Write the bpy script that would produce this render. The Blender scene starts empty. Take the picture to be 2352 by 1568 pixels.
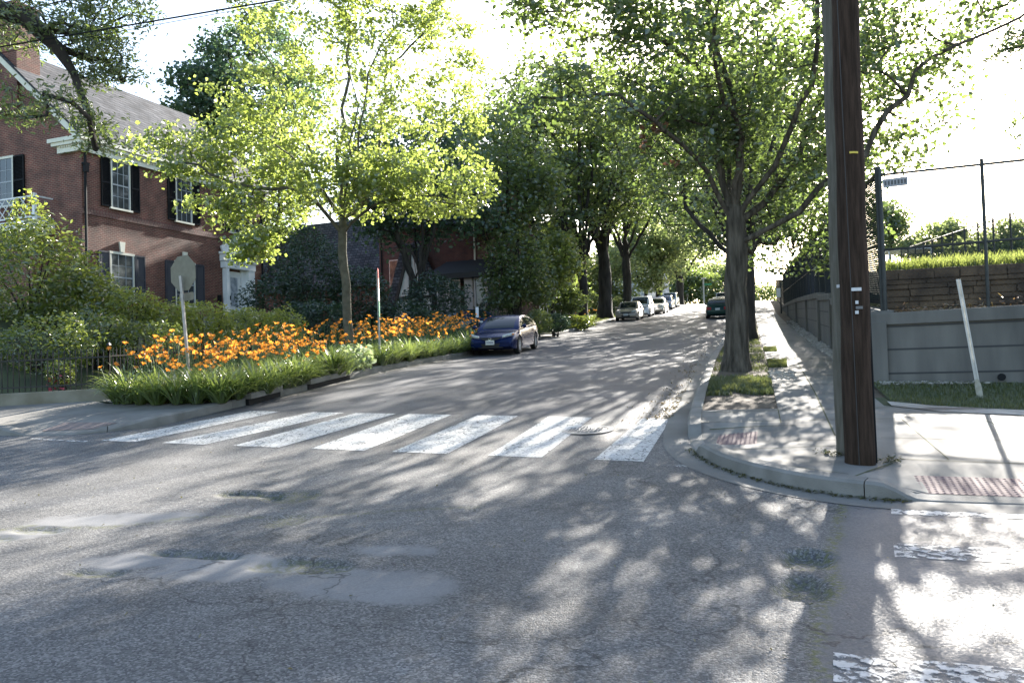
import bpy, bmesh, math, random
import numpy as np
from math import sin, cos, tan, pi, radians, sqrt, atan2
from mathutils import Vector, Matrix, noise, kdtree

random.seed(7)
RNG = np.random.default_rng(11)
S = bpy.context.scene
COL = S.collection

# ------------------------------------------------------------------ camera
F, PW, PH = 1900.0, 2352, 1568
YAW, PITCH, ROLL, CZ = radians(16.1), 0.030, -0.030, 1.6
_f = np.array([-sin(YAW) * cos(PITCH), cos(YAW) * cos(PITCH), sin(PITCH)])
_r0 = np.array([cos(YAW), sin(YAW), 0.0])
_u0 = np.cross(_r0, _f)
CR = cos(ROLL) * _r0 + sin(ROLL) * _u0
CU = -sin(ROLL) * _r0 + cos(ROLL) * _u0
CF = _f
EYE = np.array([0, 0, CZ])
cam_d = bpy.data.cameras.new('camera')
cam = bpy.data.objects.new('camera', cam_d)
COL.objects.link(cam)
cam.matrix_world = Matrix(((CR[0], CU[0], -CF[0], 0), (CR[1], CU[1], -CF[1], 0), (CR[2], CU[2], -CF[2], CZ), (0, 0, 0, 1)))
cam_d.sensor_width = 36
cam_d.lens = 36 * F / PW
cam_d.clip_start = 0.05
cam_d.clip_end = 3000
S.camera = cam

# ------------------------------------------------------------------ world, sun, exposure
SUN_AZ, SUN_EL = radians(8.0), radians(25.0)      # azimuth clockwise from +Y
W = bpy.data.worlds.new('World')
S.world = W
W.use_nodes = True
nt = W.node_tree
sky = nt.nodes.new('ShaderNodeTexSky')
sky.sky_type = 'NISHITA'
sky.sun_disc = False
sky.sun_elevation = SUN_EL
sky.sun_rotation = SUN_AZ
sky.air_density = 1.0
sky.dust_density = 1.7
sky.ozone_density = 0.9
bg = nt.nodes['Background']
bg.inputs['Strength'].default_value = 0.08
nt.links.new(sky.outputs[0], bg.inputs['Color'])
sl = bpy.data.lights.new('sun', 'SUN')
sl.energy = 5.0
sl.angle = radians(0.55)
sl.color = (1.0, 0.94, 0.85)
sun = bpy.data.objects.new('sun', sl)
COL.objects.link(sun)
SUNV = Vector((sin(SUN_AZ) * cos(SUN_EL), cos(SUN_AZ) * cos(SUN_EL), sin(SUN_EL)))
sun.rotation_euler = SUNV.to_track_quat('Z', 'Y').to_euler()
S.view_settings.view_transform = 'Standard'
S.view_settings.look = 'None'
S.view_settings.gamma = 1.0
S.view_settings.use_curve_mapping = False
S.view_settings.exposure = 2.52
S.render.engine = 'CYCLES'
S.cycles.use_denoising = True
S.cycles.use_adaptive_sampling = False
S.cycles.max_bounces = 6
S.cycles.transparent_max_bounces = 16
S.cycles.sample_clamp_indirect = 2.5

# ------------------------------------------------------------------ geometry of the place
def ray(u, v):
    return (CF * F + CR * (u - PW / 2) - CU * (v - PH / 2)) / F
def at(u, v, d):
    return EYE + ray(u, v) * d
PY = [-400, -30, 0, 3, 6, 8, 10, 12, 14, 16, 18, 21, 24, 28, 35, 42.5, 56, 70, 90, 106, 112, 118, 130, 900]
PZ = [-2, -.3, 0, .08, .17, .26, .40, .60, .81, 1.01, 1.19, 1.48, 1.68, 1.93, 2.48, 3.05, 4.18, 5.42, 7.22, 8.66, 9.0, 9.1, 9.15, 9.2]
def gz(x, y):
    return np.interp(y, PY, PZ) - 0.012 * (np.clip(x, -40, 40) + 5)
HOLES = [(.33, 6.47, .19, .26, .06), (.27, 5.75, .17, .27, .05), (-5.42, 8.04, .45, .18, .032), (-6.5, 6.25, .3, .12, .02),
         (-4.85, 8.0, .3, .3, .025), (-4.8, 5.15, .28, .10, .02), (-6.6, 5.9, .22, .12, .018), (-4.3, 7.0, .22, .3, .02), (-3.35, 5.62, .42, .2, .03), (-4.4, 5.75, .5, .1, .03)]
def hole(x, y):
    z = 0 * x
    for hx, hy, rx, ry, d in HOLES:
        q = ((x - hx) / rx) ** 2 + ((y - hy) / ry) ** 2
        z = z - 1.4 * d * (1 - sstep(.72, 1.12, np.sqrt(q) + .13 * np.sin(9 * x + 4 * y) * np.sin(7 * y - 3 * x)))
    return z
def rz(x, y):
    return gz(x, y) + hole(x, y)
def sstep(a, b, x):
    t = np.clip((x - a) / (b - a), 0, 1)
    return t * t * (3 - 2 * t)

# ------------------------------------------------------------------ helpers
def tag(o, label=None, cat=None, group=None, kind=None):
    if label: o['label'] = label
    if cat: o['category'] = cat
    if group: o['group'] = group
    if kind: o['kind'] = kind
    return o
def empty(name, loc, label, cat, group=None, rz_=0.0):
    o = bpy.data.objects.new(name, None)
    o.empty_display_size = .2
    COL.objects.link(o)
    o.location = loc
    o.rotation_euler = (0, 0, rz_)
    return tag(o, label, cat, group)
def link(me, name, parent=None):
    o = bpy.data.objects.new(name, me)
    COL.objects.link(o)
    if parent is not None: o.parent = parent
    return o
def copy_tree(o, parent=None):
    c = o.copy()
    COL.objects.link(c)
    if parent is not None: c.parent = parent
    for ch in list(o.children): copy_tree(ch, c)
    return c
def np_mesh(name, V, Fq, mat, parent=None, smooth=False):
    V = np.asarray(V, dtype=np.float32); Fq = np.asarray(Fq, dtype=np.int32)
    me = bpy.data.meshes.new(name)
    k = Fq.shape[1]
    me.vertices.add(len(V)); me.vertices.foreach_set('co', V.ravel())
    me.loops.add(Fq.size); me.loops.foreach_set('vertex_index', Fq.ravel())
    me.polygons.add(len(Fq))
    me.polygons.foreach_set('loop_start', np.arange(0, Fq.size, k, dtype=np.int32))
    me.polygons.foreach_set('loop_total', np.full(len(Fq), k, dtype=np.int32))
    if smooth: me.polygons.foreach_set('use_smooth', np.ones(len(Fq), dtype=bool))
    me.materials.append(mat)
    me.update(); me.validate()
    return link(me, name, parent)
class MB:
    def __init__(s): s.v = []; s.f = []
    def add(s, vs, fs):
        n = len(s.v); s.v += [tuple(map(float, p)) for p in vs]; s.f += [tuple(i + n for i in f) for f in fs]
        return s
    def box(s, x0, x1, y0, y1, z0, z1, M=None):
        vs = [(x, y, z) for z in (z0, z1) for y in (y0, y1) for x in (x0, x1)]
        if M is not None: vs = [M @ Vector(p) for p in vs]
        return s.add(vs, [(0, 2, 3, 1), (4, 5, 7, 6), (0, 1, 5, 4), (2, 6, 7, 3), (0, 4, 6, 2), (1, 3, 7, 5)])
    def beam(s, p0, p1, w, h=None, up=(0, 0, 1)):
        h = h or w
        p0 = Vector(p0); p1 = Vector(p1); d = (p1 - p0); L = d.length; d.normalize()
        a = d.cross(Vector(up))
        if a.length < 1e-4: a = d.cross(Vector((1, 0, 0)))
        a.normalize(); b = a.cross(d)
        vs = [p + a * sx * w / 2 + b * sy * h / 2 for p in (p0, p1) for sx, sy in ((-1, -1), (1, -1), (1, 1), (-1, 1))]
        return s.add(vs, [(0, 1, 2, 3)[::-1], (4, 5, 6, 7), (0, 1, 5, 4), (1, 2, 6, 5), (2, 3, 7, 6), (3, 0, 4, 7)])
    def tube(s, pts, rad, n=8, cap=True):
        P = [Vector(p) for p in pts]
        if not hasattr(rad, '__len__'): rad = [rad] * len(P)
        a = None; vs = []
        for i, p in enumerate(P):
            d = (P[min(i + 1, len(P) - 1)] - P[max(i - 1, 0)]).normalized()
            if a is None:
                a = d.cross(Vector((.3, .9, .1)));
                if a.length < .05: a = d.cross(Vector((1, 0, 0)))
            a = (a - d * a.dot(d)).normalized(); b = d.cross(a)
            for k in range(n):
                t = 2 * pi * k / n
                vs.append(p + (a * cos(t) + b * sin(t)) * rad[i])
        fs = [(i * n + k, i * n + (k + 1) % n, (i + 1) * n + (k + 1) % n, (i + 1) * n + k) for i in range(len(P) - 1) for k in range(n)]
        if cap: fs += [tuple(range(n))[::-1], tuple((len(P) - 1) * n + k for k in range(n))]
        return s.add(vs, fs)
    def prism(s, out, n, d):
        """polygon (3D points) extruded by vector n*d"""
        P = [Vector(p) for p in out]; k = len(P); D = Vector(n) * d
        return s.add(P + [p + D for p in P], [tuple(range(k))[::-1], tuple(range(k, 2 * k))] + [(i, (i + 1) % k, k + (i + 1) % k, k + i) for i in range(k)])
    def grid(s, pts):
        """pts: list of rows of points"""
        m = len(pts[0])
        return s.add([p for r in pts for p in r], [(i * m + j, i * m + j + 1, (i + 1) * m + j + 1, (i + 1) * m + j) for i in range(len(pts) - 1) for j in range(m - 1)])
    def build(s, name, mat, parent=None, smooth=False, bevel=0.0, recalc=True):
        me = bpy.data.meshes.new(name)
        me.from_pydata(s.v, [], s.f)
        me.materials.append(mat)
        if recalc:
            bm = bmesh.new(); bm.from_mesh(me); bmesh.ops.recalc_face_normals(bm, faces=bm.faces); bm.to_mesh(me); bm.free()
        if smooth:
            me.polygons.foreach_set('use_smooth', np.ones(len(me.polygons), dtype=bool))
        me.update()
        o = link(me, name, parent)
        if bevel:
            b = o.modifiers.new('bevel', 'BEVEL'); b.width = bevel; b.segments = 2; b.limit_method = 'ANGLE'
        return o
def sheet(name, poly, zf, mat, res=0.5, parent=None, kind='structure', thick=0.0):
    """flat outline draped on a height function"""
    bm = bmesh.new()
    vs = [bm.verts.new((x, y, 0)) for x, y in poly]
    bm.faces.new(vs)
    xs = [p[0] for p in poly]; ys = [p[1] for p in poly]
    for ax, lo, hi in ((0, min(xs), max(xs)), (1, min(ys), max(ys))):
        n = max(1, int((hi - lo) / res))
        for i in range(1, n):
            c = [0, 0, 0]; c[ax] = lo + (hi - lo) * i / n
            nn = [0, 0, 0]; nn[ax] = 1
            bmesh.ops.bisect_plane(bm, geom=bm.verts[:] + bm.edges[:] + bm.faces[:], plane_co=c, plane_no=nn, dist=1e-5)
    for v in bm.verts: v.co.z = float(zf(v.co.x, v.co.y))
    bmesh.ops.recalc_face_normals(bm, faces=bm.faces)
    if sum(f.normal.z for f in bm.faces) < 0: bmesh.ops.reverse_faces(bm, faces=bm.faces)
    me = bpy.data.meshes.new(name); bm.to_mesh(me); bm.free()
    me.materials.append(mat)
    o = link(me, name, parent)
    if kind: o['kind'] = kind
    return o

# ------------------------------------------------------------------ materials
def lin(c):
    return tuple(((v / 255 / 12.92) if v / 255 <= .04045 else ((v / 255 + .055) / 1.055) ** 2.4) for v in c)
def mat(name, c, rough=.7, c2=None, scale=4.0, bump=0.0, bscale=None, metal=0.0, spec=.5, coat=0.0, detail=5.0, coords='Object', dist=.02, stretch=None):
    m = bpy.data.materials.new(name); m.use_nodes = True
    n = m.node_tree.nodes; l = m.node_tree.links; b = n['Principled BSDF']
    b.inputs['Roughness'].default_value = rough; b.inputs['Metallic'].default_value = metal
    b.inputs['Specular IOR Level'].default_value = spec
    if coat: b.inputs['Coat Weight'].default_value = coat; b.inputs['Coat Roughness'].default_value = .04
    b.inputs['Base Color'].default_value = (*c, 1)
    tc = n.new('ShaderNodeTexCoord'); vec = tc.outputs[coords]
    if stretch:
        mp = n.new('ShaderNodeMapping'); mp.inputs['Scale'].default_value = stretch; l.new(vec, mp.inputs[0]); vec = mp.outputs[0]
    if c2 is not None:
        t = n.new('ShaderNodeTexNoise'); t.inputs['Scale'].default_value = scale; t.inputs['Detail'].default_value = detail
        l.new(vec, t.inputs['Vector'])
        r = n.new('ShaderNodeValToRGB'); r.color_ramp.elements[0].position = .35; r.color_ramp.elements[1].position = .68
        r.color_ramp.elements[0].color = (*c, 1); r.color_ramp.elements[1].color = (*c2, 1)
        l.new(t.outputs[0], r.inputs[0]); l.new(r.outputs[0], b.inputs['Base Color'])
    if bump:
        t2 = n.new('ShaderNodeTexNoise'); t2.inputs['Scale'].default_value = bscale or scale * 6; t2.inputs['Detail'].default_value = 4
        l.new(vec, t2.inputs['Vector'])
        bp = n.new('ShaderNodeBump'); bp.inputs['Strength'].default_value = bump; bp.inputs['Distance'].default_value = dist
        l.new(t2.outputs[0], bp.inputs['Height']); l.new(bp.outputs[0], b.inputs['Normal'])
    return m
def leaf_mat(name, c, tr, c2=None, tr2=None, k=.5, gloss=.12, rough=.35, scale=.7):
    """leaf: diffuse + translucent + a little gloss, tint changes from clump to clump and leaf to leaf"""
    m = bpy.data.materials.new(name); m.use_nodes = True
    n = m.node_tree.nodes; l = m.node_tree.links; n.remove(n['Principled BSDF'])
    out = n['Material Output']
    geo = n.new('ShaderNodeNewGeometry'); tc = n.new('ShaderNodeTexCoord')
    t = n.new('ShaderNodeTexNoise'); t.inputs['Scale'].default_value = scale; t.inputs['Detail'].default_value = 2
    l.new(tc.outputs['Object'], t.inputs['Vector'])
    ad = n.new('ShaderNodeMath'); ad.operation = 'MULTIPLY_ADD'; ad.inputs[1].default_value = .6
    l.new(geo.outputs['Random Per Island'], ad.inputs[0])
    sb = n.new('ShaderNodeMath'); sb.operation = 'MULTIPLY_ADD'; sb.inputs[1].default_value = 1.6; sb.inputs[2].default_value = -.6
    l.new(t.outputs[0], sb.inputs[0]); l.new(sb.outputs[0], ad.inputs[2])
    def mix(a, b_):
        x = n.new('ShaderNodeMix'); x.data_type = 'RGBA'; x.inputs[6].default_value = (*a, 1); x.inputs[7].default_value = (*b_, 1)
        l.new(ad.outputs[0], x.inputs[0]); return x.outputs[2]
    d = n.new('ShaderNodeBsdfDiffuse'); tl = n.new('ShaderNodeBsdfTranslucent'); g = n.new('ShaderNodeBsdfGlossy')
    l.new(mix(c, c2 or tuple(v * 1.7 for v in c)), d.inputs[0]); l.new(mix(tr, tr2 or tuple(v * 1.4 for v in tr)), tl.inputs[0])
    g.inputs['Roughness'].default_value = rough; g.inputs[0].default_value = (1, 1, 1, 1)
    m1 = n.new('ShaderNodeMixShader'); m1.inputs[0].default_value = k
    l.new(d.outputs[0], m1.inputs[1]); l.new(tl.outputs[0], m1.inputs[2])
    m2 = n.new('ShaderNodeMixShader'); m2.inputs[0].default_value = gloss * .75
    l.new(m1.outputs[0], m2.inputs[1]); l.new(g.outputs[0], m2.inputs[2])
    l.new(m2.outputs[0], out.inputs[0])
    return m
def brick_mat(name, c1, c2, mortar, w=.21, h=.075, ms=.012, bump=.35, rough=.75, swap=False, noise_amt=.5):
    """bricks laid on axis-aligned walls: u = x+y, v = z"""
    m = bpy.data.materials.new(name); m.use_nodes = True
    n = m.node_tree.nodes; l = m.node_tree.links; b = n['Principled BSDF']
    b.inputs['Roughness'].default_value = rough
    tc = n.new('ShaderNodeTexCoord'); sp = n.new('ShaderNodeSeparateXYZ'); l.new(tc.outputs['Object'], sp.inputs[0])
    ad = n.new('ShaderNodeMath'); l.new(sp.outputs[0], ad.inputs[0]); l.new(sp.outputs[1], ad.inputs[1])
    cb = n.new('ShaderNodeCombineXYZ')
    l.new(ad.outputs[0], cb.inputs[1 if swap else 0]); l.new(sp.outputs[2], cb.inputs[0 if swap else 1])
    bt = n.new('ShaderNodeTexBrick'); l.new(cb.outputs[0], bt.inputs['Vector'])
    bt.inputs['Scale'].default_value = 1.0; bt.inputs['Brick Width'].default_value = w; bt.inputs['Row Height'].default_value = h
    bt.inputs['Mortar Size'].default_value = ms; bt.inputs['Color1'].default_value = (*c1, 1); bt.inputs['Color2'].default_value = (*c2, 1)
    bt.inputs['Mortar'].default_value = (*mortar, 1); bt.inputs['Bias'].default_value = 0
    t = n.new('ShaderNodeTexNoise'); t.inputs['Scale'].default_value = 1.3; t.inputs['Detail'].default_value = 6
    l.new(tc.outputs['Object'], t.inputs['Vector'])
    mp = n.new('ShaderNodeMapRange'); mp.inputs[1].default_value = .3; mp.inputs[2].default_value = .75; mp.inputs[3].default_value = 1 - noise_amt; mp.inputs[4].default_value = 1 + noise_amt
    l.new(t.outputs[0], mp.inputs[0])
    vm = n.new('ShaderNodeVectorMath'); vm.operation = 'SCALE'; l.new(bt.outputs[0], vm.inputs[0]); l.new(mp.outputs[0], vm.inputs['Scale'])
    l.new(vm.outputs[0], b.inputs['Base Color'])
    bp = n.new('ShaderNodeBump'); bp.inputs['Strength'].default_value = bump; bp.inputs['Distance'].default_value = .012; bp.invert = True
    l.new(bt.outputs['Fac'], bp.inputs['Height']); l.new(bp.outputs[0], b.inputs['Normal'])
    return m
def worn_paint(name, c, lo=.40, hi=.52, scale=24.0):
    """road paint with flakes missing"""
    m = mat(name, c, .6, tuple(v * .8 for v in c), 6, .3, 90, dist=.004)
    n = m.node_tree.nodes; l = m.node_tree.links
    t = n.new('ShaderNodeTexNoise'); t.inputs['Scale'].default_value = scale; t.inputs['Detail'].default_value = 9; t.inputs['Roughness'].default_value = .68
    geo = n.new('ShaderNodeNewGeometry'); l.new(geo.outputs['Position'], t.inputs['Vector'])
    v = n.new('ShaderNodeTexVoronoi'); v.feature = 'DISTANCE_TO_EDGE'; v.inputs['Scale'].default_value = 2.2
    wv = n.new('ShaderNodeVectorMath'); wv.operation = 'ADD'
    t3 = n.new('ShaderNodeTexNoise'); t3.inputs['Scale'].default_value = 5; l.new(geo.outputs['Position'], t3.inputs['Vector'])
    sc = n.new('ShaderNodeVectorMath'); sc.operation = 'SCALE'; sc.inputs['Scale'].default_value = .35; l.new(t3.outputs['Color'], sc.inputs[0])
    l.new(geo.outputs['Position'], wv.inputs[0]); l.new(sc.outputs[0], wv.inputs[1]); l.new(wv.outputs[0], v.inputs['Vector'])
    cr = n.new('ShaderNodeMapRange'); cr.inputs[1].default_value = .006; cr.inputs[2].default_value = .016; l.new(v.outputs['Distance'], cr.inputs[0])
    mr = n.new('ShaderNodeMapRange'); mr.inputs[1].default_value = lo; mr.inputs[2].default_value = hi
    l.new(t.outputs[0], mr.inputs[0])
    mm = n.new('ShaderNodeMath'); mm.operation = 'MULTIPLY'; l.new(mr.outputs[0], mm.inputs[0]); l.new(cr.outputs[0], mm.inputs[1])
    tr = n.new('ShaderNodeBsdfTransparent'); mx = n.new('ShaderNodeMixShader')
    l.new(mm.outputs[0], mx.inputs[0]); l.new(tr.outputs[0], mx.inputs[1]); l.new(n['Principled BSDF'].outputs[0], mx.inputs[2])
    l.new(mx.outputs[0], n['Material Output'].inputs[0])
    return m
def asphalt_mat():
    m = bpy.data.materials.new('asphalt'); m.use_nodes = True
    n = m.node_tree.nodes; l = m.node_tree.links; b = n['Principled BSDF']
    geo = n.new('ShaderNodeNewGeometry'); P = geo.outputs['Position']
    at_ = n.new('ShaderNodeAttribute'); at_.attribute_name = 'wear'
    sp = n.new('ShaderNodeSeparateColor'); l.new(at_.outputs['Color'], sp.inputs[0])
    def tex(kind, sc, det=3):
        t = n.new(kind); t.inputs['Scale'].default_value = sc
        if kind == 'ShaderNodeTexNoise': t.inputs['Detail'].default_value = det
        l.new(P, t.inputs['Vector']); return t
    v1 = tex('ShaderNodeTexVoronoi', 75); n1 = tex('ShaderNodeTexNoise', 240, 2); n2 = tex('ShaderNodeTexNoise', .9, 6)
    def math_(op, a, b_, c=None):
        x = n.new('ShaderNodeMath'); x.operation = op
        for i, q in enumerate((a, b_, c)):
            if q is None: continue
            if isinstance(q, (int, float)): x.inputs[i].default_value = q
            else: l.new(q, x.inputs[i])
        return x.outputs[0]
    def mixc(f, a, b_):
        x = n.new('ShaderNodeMix'); x.data_type = 'RGBA'
        if isinstance(f, float): x.inputs[0].default_value = f
        else: l.new(f, x.inputs[0])
        for i, q in ((6, a), (7, b_)):
            if isinstance(q, tuple): x.inputs[i].default_value = (*q, 1)
            else: l.new(q, x.inputs[i])
        return x.outputs[2]
    vs = n.new('ShaderNodeSeparateColor'); l.new(v1.outputs['Color'], vs.inputs[0])
    stone = n.new('ShaderNodeValToRGB'); e = stone.color_ramp.elements
    e[0].position = .0; e[0].color = (.058, .057, .057, 1); e[1].position = 1; e[1].color = (.215, .208, .198, 1)
    e2 = stone.color_ramp.elements.new(.62); e2.color = (.115, .113, .11, 1)
    l.new(vs.outputs[0], stone.inputs[0])
    smooth_c = mixc(n1.outputs[0], (.11, .11, .112), (.23, .228, .225))
    right_c = mixc(n1.outputs[0], (.08, .08, .084), (.14, .138, .14))
    new_c = mixc(n1.outputs[0], (.062, .063, .068), (.105, .105, .11))
    c = mixc(at_.outputs['Alpha'], stone.outputs[0], new_c)
    c = mixc(sp.outputs[0], c, smooth_c)
    c = mixc(sp.outputs[2], c, right_c)
    big = n.new('ShaderNodeMapRange'); big.inputs[1].default_value = .3; big.inputs[2].default_value = .7; big.inputs[3].default_value = .75; big.inputs[4].default_value = 1.25
    l.new(n2.outputs[0], big.inputs[0])
    vm = n.new('ShaderNodeVectorMath'); vm.operation = 'SCALE'; l.new(c, vm.inputs[0]); l.new(big.outputs[0], vm.inputs['Scale'])
    nm = tex('ShaderNodeTexNoise', 22, 5)
    mf = n.new('ShaderNodeMapRange'); mf.inputs[1].default_value = .42; mf.inputs[2].default_value = .58; l.new(nm.outputs[0], mf.inputs[0])
    moss = math_('MULTIPLY', sp.outputs[1], mf.outputs[0])
    c = mixc(moss, vm.outputs[0], (.10, .105, .03))
    # fine cracks
    wq = tex('ShaderNodeTexNoise', 1.7, 4)
    sc = n.new('ShaderNodeVectorMath'); sc.operation = 'SCALE'; sc.inputs['Scale'].default_value = 1.2; l.new(wq.outputs['Color'], sc.inputs[0])
    ad = n.new('ShaderNodeVectorMath'); l.new(P, ad.inputs[0]); l.new(sc.outputs[0], ad.inputs[1])
    cv = n.new('ShaderNodeTexVoronoi'); cv.feature = 'DISTANCE_TO_EDGE'; cv.inputs['Scale'].default_value = .33; l.new(ad.outputs[0], cv.inputs['Vector'])
    ck = n.new('ShaderNodeMapRange'); ck.inputs[1].default_value = .0; ck.inputs[2].default_value = .0055; ck.inputs[3].default_value = .75; ck.inputs[4].default_value = 0
    l.new(cv.outputs['Distance'], ck.inputs[0])
    c = mixc(ck.outputs[0], c, (.018, .018, .018))
    # finer crazing where the surface is tired
    cv2 = n.new('ShaderNodeTexVoronoi'); cv2.feature = 'DISTANCE_TO_EDGE'; cv2.inputs['Scale'].default_value = 2.4; l.new(ad.outputs[0], cv2.inputs['Vector'])
    ck2 = n.new('ShaderNodeMapRange'); ck2.inputs[1].default_value = 0; ck2.inputs[2].default_value = .016; ck2.inputs[3].default_value = .7; ck2.inputs[4].default_value = 0
    l.new(cv2.outputs['Distance'], ck2.inputs[0])
    nt2 = tex('ShaderNodeTexNoise', .55, 3); tm = n.new('ShaderNodeMapRange'); tm.inputs[1].default_value = .54; tm.inputs[2].default_value = .62; l.new(nt2.outputs[0], tm.inputs[0])
    c = mixc(math_('MULTIPLY', ck2.outputs[0], tm.outputs[0]), c, (.03, .03, .03))
    # pale worn lanes and dark drips
    nl = n.new('ShaderNodeTexNoise'); nl.inputs['Scale'].default_value = 3.1; nl.inputs['Detail'].default_value = 7; l.new(P, nl.inputs['Vector'])
    dr = n.new('ShaderNodeMapRange'); dr.inputs[1].default_value = .60; dr.inputs[2].default_value = .72; dr.inputs[3].default_value = 0; dr.inputs[4].default_value = .45; l.new(nl.outputs[0], dr.inputs[0])
    c = mixc(dr.outputs[0], c, (.045, .045, .045))
    l.new(c, b.inputs['Base Color'])
    rg = math_('MULTIPLY_ADD', vs.outputs[1], .25, .56)
    l.new(rg, b.inputs['Roughness'])
    b.inputs['Specular IOR Level'].default_value = .30
    st = n.new('ShaderNodeMapRange'); st.inputs[1].default_value = 0; st.inputs[2].default_value = 1; st.inputs[3].default_value = .5; st.inputs[4].default_value = .08
    l.new(math_('MAXIMUM', at_.outputs['Alpha'], math_('MAXIMUM', sp.outputs[0], math_('MULTIPLY', sp.outputs[2], .8))), st.inputs[0])
    hh = math_('ADD', math_('MULTIPLY', v1.outputs['Distance'], -1.0), math_('MULTIPLY', n1.outputs[0], .5))
    bp = n.new('ShaderNodeBump'); bp.inputs['Distance'].default_value = .008
    l.new(st.outputs[0], bp.inputs['Strength']); l.new(hh, bp.inputs['Height'])
    l.new(bp.outputs[0], b.inputs['Normal'])
    return m

M_ASPH = asphalt_mat()
M_CONC = mat('concrete_paving', (.14, .131, .115), .85, (.21, .198, .175), 1.6, .12, 130, dist=.004)
M_KERB = mat('concrete_kerb', (.15, .14, .12), .8, (.24, .225, .20), 2.5, .5, 60, dist=.01)
M_GUT = mat('gutter_concrete', (.12, .113, .10), .8, (.20, .19, .17), 1.2, .4, 80, dist=.006)
M_JOINT = mat('joint_dirt', (.045, .045, .025), .95, (.09, .10, .03), 12)
M_DIRT = mat('soil', (.07, .052, .035), .95, (.13, .10, .07), 3, .6, 40)
M_YARD = mat('yard_ground', (.035, .045, .02), .95, (.07, .085, .03), 1.5, .5, 20)
M_WALL = mat('wall_concrete', (.095, .091, .082), .9, (.16, .152, .135), 1.6, .3, 90, dist=.006, stretch=(1.6, 1.6, .3))
M_LOWWALL = mat('old_concrete', (.17, .15, .10), .85, (.27, .25, .19), 2.0, .4, 40, dist=.01)
M_IRON = mat('black_iron', (.012, .012, .013), .4, metal=.3)
M_DKMETAL = mat('dark_metal', (.018, .022, .024), .42, (.03, .035, .036), 6, metal=.4)
M_GALV = mat('galvanised', (.36, .36, .35), .45, (.5, .5, .48), 20, metal=.6)
M_SIGNBACK = mat('sign_back', (.15, .138, .095), .6, (.19, .175, .125), 8)
M_WHITE = mat('white_paint', (.72, .72, .70), .5, (.8, .8, .78), 3)
M_CREAM = mat('cream_paint', (.66, .63, .50), .55, (.72, .70, .58), 3)
M_BLACKP = mat('black_paint', (.009, .010, .011), .7, spec=.2)
M_SHUTG = mat('slate_paint', (.045, .047, .060), .4)
M_GLASS = mat('window_glass', (.03, .035, .036), .06, (.07, .075, .075), .8, spec=.8)
M_BARK = mat('bark', (.040, .034, .026), .95, (.135, .115, .09), 9, 1.0, 16, dist=.09, stretch=(1, 1, .16), spec=.2)
M_BARKD = mat('dark_bark', (.018, .015, .012), .95, (.05, .042, .034), 5, .9, 14, dist=.05, stretch=(1, 1, .22))
M_BRICK = brick_mat('red_brick', lin((84, 41, 33)), lin((112, 57, 45)), lin((130, 106, 88)), ms=.011)
M_SOLDIER = brick_mat('soldier_brick', lin((70, 36, 32)), lin((98, 52, 44)), lin((120, 98, 86)), swap=True)
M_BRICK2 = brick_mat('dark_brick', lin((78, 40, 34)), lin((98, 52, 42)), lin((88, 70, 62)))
M_SLATE = brick_mat('roof_slate', lin((62, 65, 70)), lin((88, 89, 93)), lin((42, 43, 46)), w=.3, h=.2, ms=.02, bump=.5, rough=.95, noise_amt=.3)
M_SLATE.node_tree.nodes['Principled BSDF'].inputs['Specular IOR Level'].default_value = .1
M_STONEW = mat('terrace_stone', lin((58, 46, 36)), .9, lin((104, 86, 66)), 2.2, .9, 14, dist=.04)
M_PAVER = brick_mat('pavers', (.30, .28, .25), (.38, .36, .32), (.12, .11, .10), w=.2, h=.1)
# ------------------------------------------------------------------ setting: ground, road, pavements
def ground_z(x, y):
    base = gz(x, y) - .12
    # left: yard terraces up to the house
    t = sstep(13.7, 24, -x) * sstep(13.2, 16.0, y)
    hy = np.maximum(4.25, gz(x, y) + 1.0)
    left = np.where(x < -10.1, gz(x, y) + .10 * sstep(12.6, 13.4, y) - .12 * (1 - sstep(12.6, 13.4, y)), base)
    left = np.where(x < -13.55, left * (1 - t) + hy * t, left)
    # right: raised field behind the retaining wall
    f = 3.35 + .095 * np.clip(y - 18.95, 0, 42)
    f = np.maximum(f, gz(x, y) - .2)
    ledge = np.where(y < 18.7, 2.33, f)
    near = np.maximum(np.interp(y, [16, 19, 24.8, 34.9, 50.5, 73, 90], [2.33, 2.6, 3.2, 3.9, 4.8, 5.5, 7.1]), gz(x, y) + .1)
    k = sstep(3.0, 8.0, x) * sstep(20, 24, y)
    right = np.where(y > 21.0, near * (1 - k) + ledge * k, ledge)
    ins = (x > 2.65) & (y > 16.9 - .2 * (np.clip(x, 2, 60) - 2.15))
    z = np.where(x < -10.1, left, base)
    return np.where(ins, right, z)
def lines(*seg):
    out = []
    for a, b_, st in seg: out += list(np.arange(a, b_ - 1e-6, st))
    return np.array(sorted(set(np.round(out, 4))))
gx = np.concatenate([lines((-900, -120, 60), (-120, -40, 4), (-40, -14, 1), (-14, -9.5, .5), (-9.5, 2.4, 1)), [2.4, 2.64, 2.66], lines((3, 12, .5), (12, 60, 3), (60, 900, 60)), [900]])
gy = np.concatenate([lines((-300, -20, 40), (-20, 11, 1.5), (11, 24, .25), (24, 70, 1), (70, 140, 5), (140, 900, 60)), [900]])
GX, GY = np.meshgrid(gx, gy)
GZ = ground_z(GX, GY)
nx, ny = len(gx), len(gy)
idx = np.arange(nx * ny).reshape(ny, nx)
Q = np.stack([idx[:-1, :-1], idx[:-1, 1:], idx[1:, 1:], idx[1:, :-1]], -1).reshape(-1, 4)
tag(np_mesh('ground', np.stack([GX, GY, GZ], -1).reshape(-1, 3), Q, M_YARD, smooth=True), kind='structure')

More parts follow.
